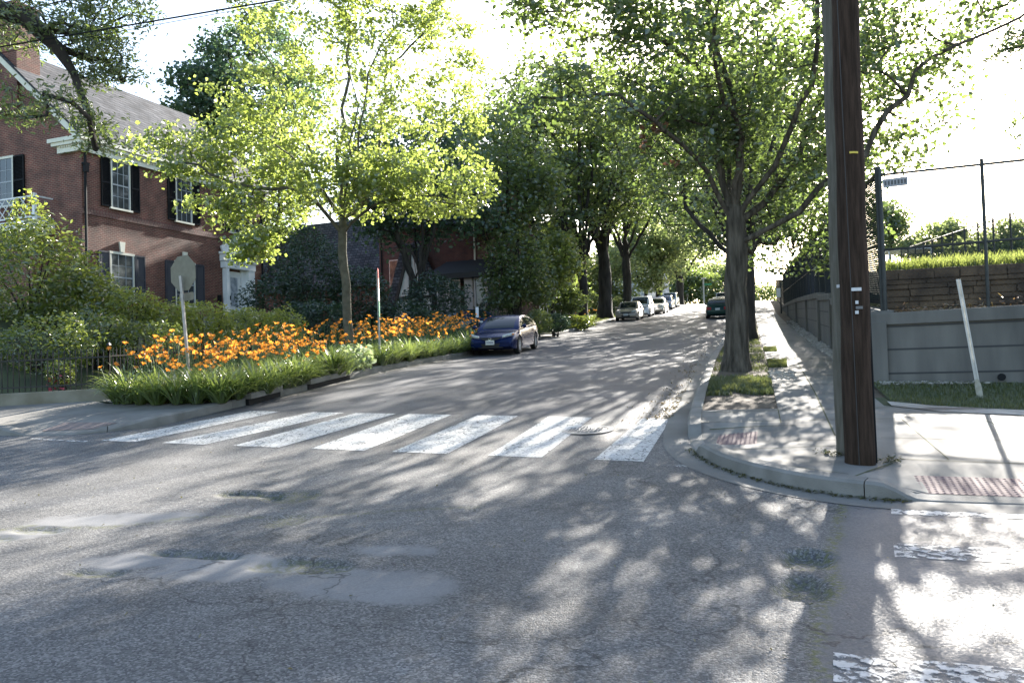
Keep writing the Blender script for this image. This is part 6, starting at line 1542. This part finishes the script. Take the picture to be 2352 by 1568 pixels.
    if style == 'classic':
        q = MB(); q.box(h - .02, h + .03, -.3, .3, .52, .82); q.build('grille', M_CHROME, e); q = MB()
        for k in range(9): q.box(h + .0301, h + .036, -.27 + k * .065, -.25 + k * .065, .55, .79)
        q.build('grille_slots', M_TRIM, e)
        for yk in (.44, .62, -.44, -.62): q = MB(); q.tube([(h - .02, yk * .9, .70), (h + .035, yk * .9, .70), (h + .05, yk * .9, .70)], [.095, .095, .06], 14); q.build('headlight', M_LAMP, e)
        q = MB(); q.box(h - .05, h + .12, -hw * .96, hw * .96, .40, .49); q.build('bumper', M_CHROME, e)
    else:
        for sg in (1, -1):
            q = MB(); rows = []
            zl = .62 if style != 'suv' else .80
            for k in np.linspace(.50, .93, 7):
                f = (k - .50) / .43; rr = []
                for t in (0, .5, 1):
                    z = zl + .02 + .05 * f + t * (.085 + .035 * f); y = sg * k * hw; x = h * (1 - .10 * k ** 3.2) - (z - .5) * .30 + .035 - .16 * max(0, f - .6); rr.append((x, y, z))
                rows.append(rr)
            q.grid(rows); o = q.build('headlight', M_LAMP, e, smooth=True); o.modifiers.new('s', 'SOLIDIFY').thickness = .05
            q = MB(); q.box(h * .905 - .09, h * .905 + .02, sg * hw * .90 - .02, sg * hw * .90 + .03, zl + .10, zl + .15); q.build('indicator', M_AMBER, e)
        q = MB(); rows = []
        for k in np.linspace(-.46, .46, 11):
            zc = .60 + (.18 if style == 'suv' else 0) + .05 * (abs(k) / .46) ** 2; th = .055 * (1 - (abs(k) / .47) ** 2.5) + .006; rows.append([onnose(k, zc - th, .035), onnose(k, zc + th, .045)])
        q.grid(rows); o = q.build('grille', M_TRIM, e); o.modifiers.new('s', 'SOLIDIFY').thickness = .03
        q = MB(); rows = []
        for k in np.linspace(-.52, .52, 9): rows.append([onnose(k, .28, .012), onnose(k, .44, .022)])
        q.grid(rows); o = q.build('lower_intake', M_TRIM, e); o.modifiers.new('s', 'SOLIDIFY').thickness = .03
    q = MB(); q.box(h + .045, h + .06, -.16, .16, .40, .56); pl_ = q.build('license_plate', M_PLATE, e)
    q = MB()
    for k in range(6): q.box(h + .0602, h + .062, -.12 + k * .042, -.095 + k * .042, .45, .51)
    q.build('plate_marks', M_PTEXT, pl_)
    # rear
    for sg in (1, -1):
        q = MB(); zl = .74 if style != 'suv' else .85; q.box(-h - .008, -h + .16, sg * hw * .50 if sg > 0 else -hw * .86, hw * .86 if sg > 0 else sg * hw * .50, zl - .09, zl + .10); q.build('tail_light', M_RED, e, bevel=.02)
    q = MB(); q.box(-h - .03, -h, -.16, .16, .62, .76); q.build('rear_plate', M_PLATE, e)
    q = MB(); q.box(-h - .05, -h + .2, -hw * .86, hw * .86, .34, .52); q.build('rear_bumper', pm if style != 'classic' else M_CHROME, e, bevel=.03)
    # mirrors, handles, door lines
    for sg in (1, -1):
        q = MB(); x = r3 - (r3 - r2) * .30; y = sec(x, 0)[0] * sg; z = top(x) + .04; q.tube([(x - .02, y, z - .03), (x, y + sg * .06, z), (x + .02, y + sg * .10, z + .02), (x + .01, y + sg * .19, z + .03), (x, y + sg * .21, z + .03)], [.02, .03, .07, .075, .03], 8); q.build('side_mirror', pm, e, smooth=True)
        q = MB()
        for x in ((r3 - .25, mid - .3) if style == 'coupe' else (r3 - .25, mid, r0 + (r1 - r0) * .7)):
            w = width(x); zz = top(x); q.add([(x - .006, sg * (w + .002), .30), (x + .006, sg * (w + .002), .30), (x + .006, sg * (w * .99 + .002), .62), (x - .006, sg * (w * .99 + .002), .62), (x + .006, sg * (w * .962 + .004), zz - .08), (x - .006, sg * (w * .962 + .004), zz - .08)], [(0, 1, 2, 3), (3, 2, 4, 5)])
        q.build('door_seam', M_TRIM, e)
        q = MB(); x = mid - .1; q.box(x - .09, x + .09, sg * width(x) * .985 - .012, sg * width(x) * .985 + .022, top(x) - .22, top(x) - .19); q.build('door_handle', pm, e)
    return e
def place(o, x, y, nose_down, dy=0.0):
    """stand a car on the sloping road; nose_down: it faces the crossing (downhill)"""
    s_ = (float(gz(x, y + 2)) - float(gz(x, y - 2))) / 4
    hd = -pi / 2 if nose_down else pi / 2
    M_ = Matrix.Translation((x, y, float(gz(x, y)))) @ Matrix.Rotation(math.atan(s_), 4, 'X') @ Matrix.Rotation(hd + dy, 4, 'Z')
    o.matrix_world = M_
c = make_car('coupe', (.004, .013, .066), 'glossy dark blue two-door coupe parked facing downhill beside the lilies'); place(c, -8.98, 30.35, True, .03)
h = STY['coupe']['L'] / 2
q = MB()
q.tube([(h + .036, .055 * cos(t), .605 + .045 * sin(t)) for t in np.linspace(0, 2 * pi, 17)], .006, 5)
for y in (-.024, .024): q.beam((h + .036, y * .9, .575), (h + .036, y * 1.2, .638), .011, .012)
q.beam((h + .036, -.022, .606), (h + .036, .022, .606), .011, .012); q.build('emblem', M_CHROME, c)
c = make_car('sedan', (.30, .26, .21), 'beige sedan with dusty front, first of the line up the left kerb'); place(c, -8.85, 63.6, True)
c = make_car('suv', (.62, .63, .64), 'white sport utility wagon right behind the beige sedan', cat='suv'); place(c, -8.75, 70.0, True)
c = make_car('classic', (.52, .50, .43), 'cream vintage sedan with chrome grille and round headlights', spokes=False); place(c, -8.15, 76.6, True)
c = make_car('sedan', (.02, .05, .13), 'blue car half hidden behind the cream vintage sedan'); place(c, -8.75, 81.6, True)
c = make_car('wagon', (.16, .22, .32), 'greyish blue small hatchback further up the left kerb'); place(c, -8.55, 88.5, True)
c = make_car('suv', (.55, .56, .55), 'pale van at the top end of the left line of cars', cat='van'); place(c, -8.6, 95.0, True)
c = make_car('sedan', (.007, .036, .030), 'dark green sedan seen from behind on the right kerb'); place(c, -2.18, 62.6, False)
c = make_car('sedan', (.42, .45, .46), 'silver sedan parked ahead of the dark green sedan'); place(c, -2.15, 69.5, False)
c = make_car('suv', (.40, .41, .42), 'grey utility wagon furthest up the right kerb', cat='suv'); place(c, -2.1, 77.0, False)
c = make_car('wagon', (.02, .04, .10), 'dark blue hatchback in the driveway behind the orange lilies')
yx = at(1082, 725, 41.0); c.location = (yx[0], yx[1], float(ground_z(np.float64(yx[0]), np.float64(yx[1]))) + .04); c.rotation_euler = (0, 0, radians(-40))
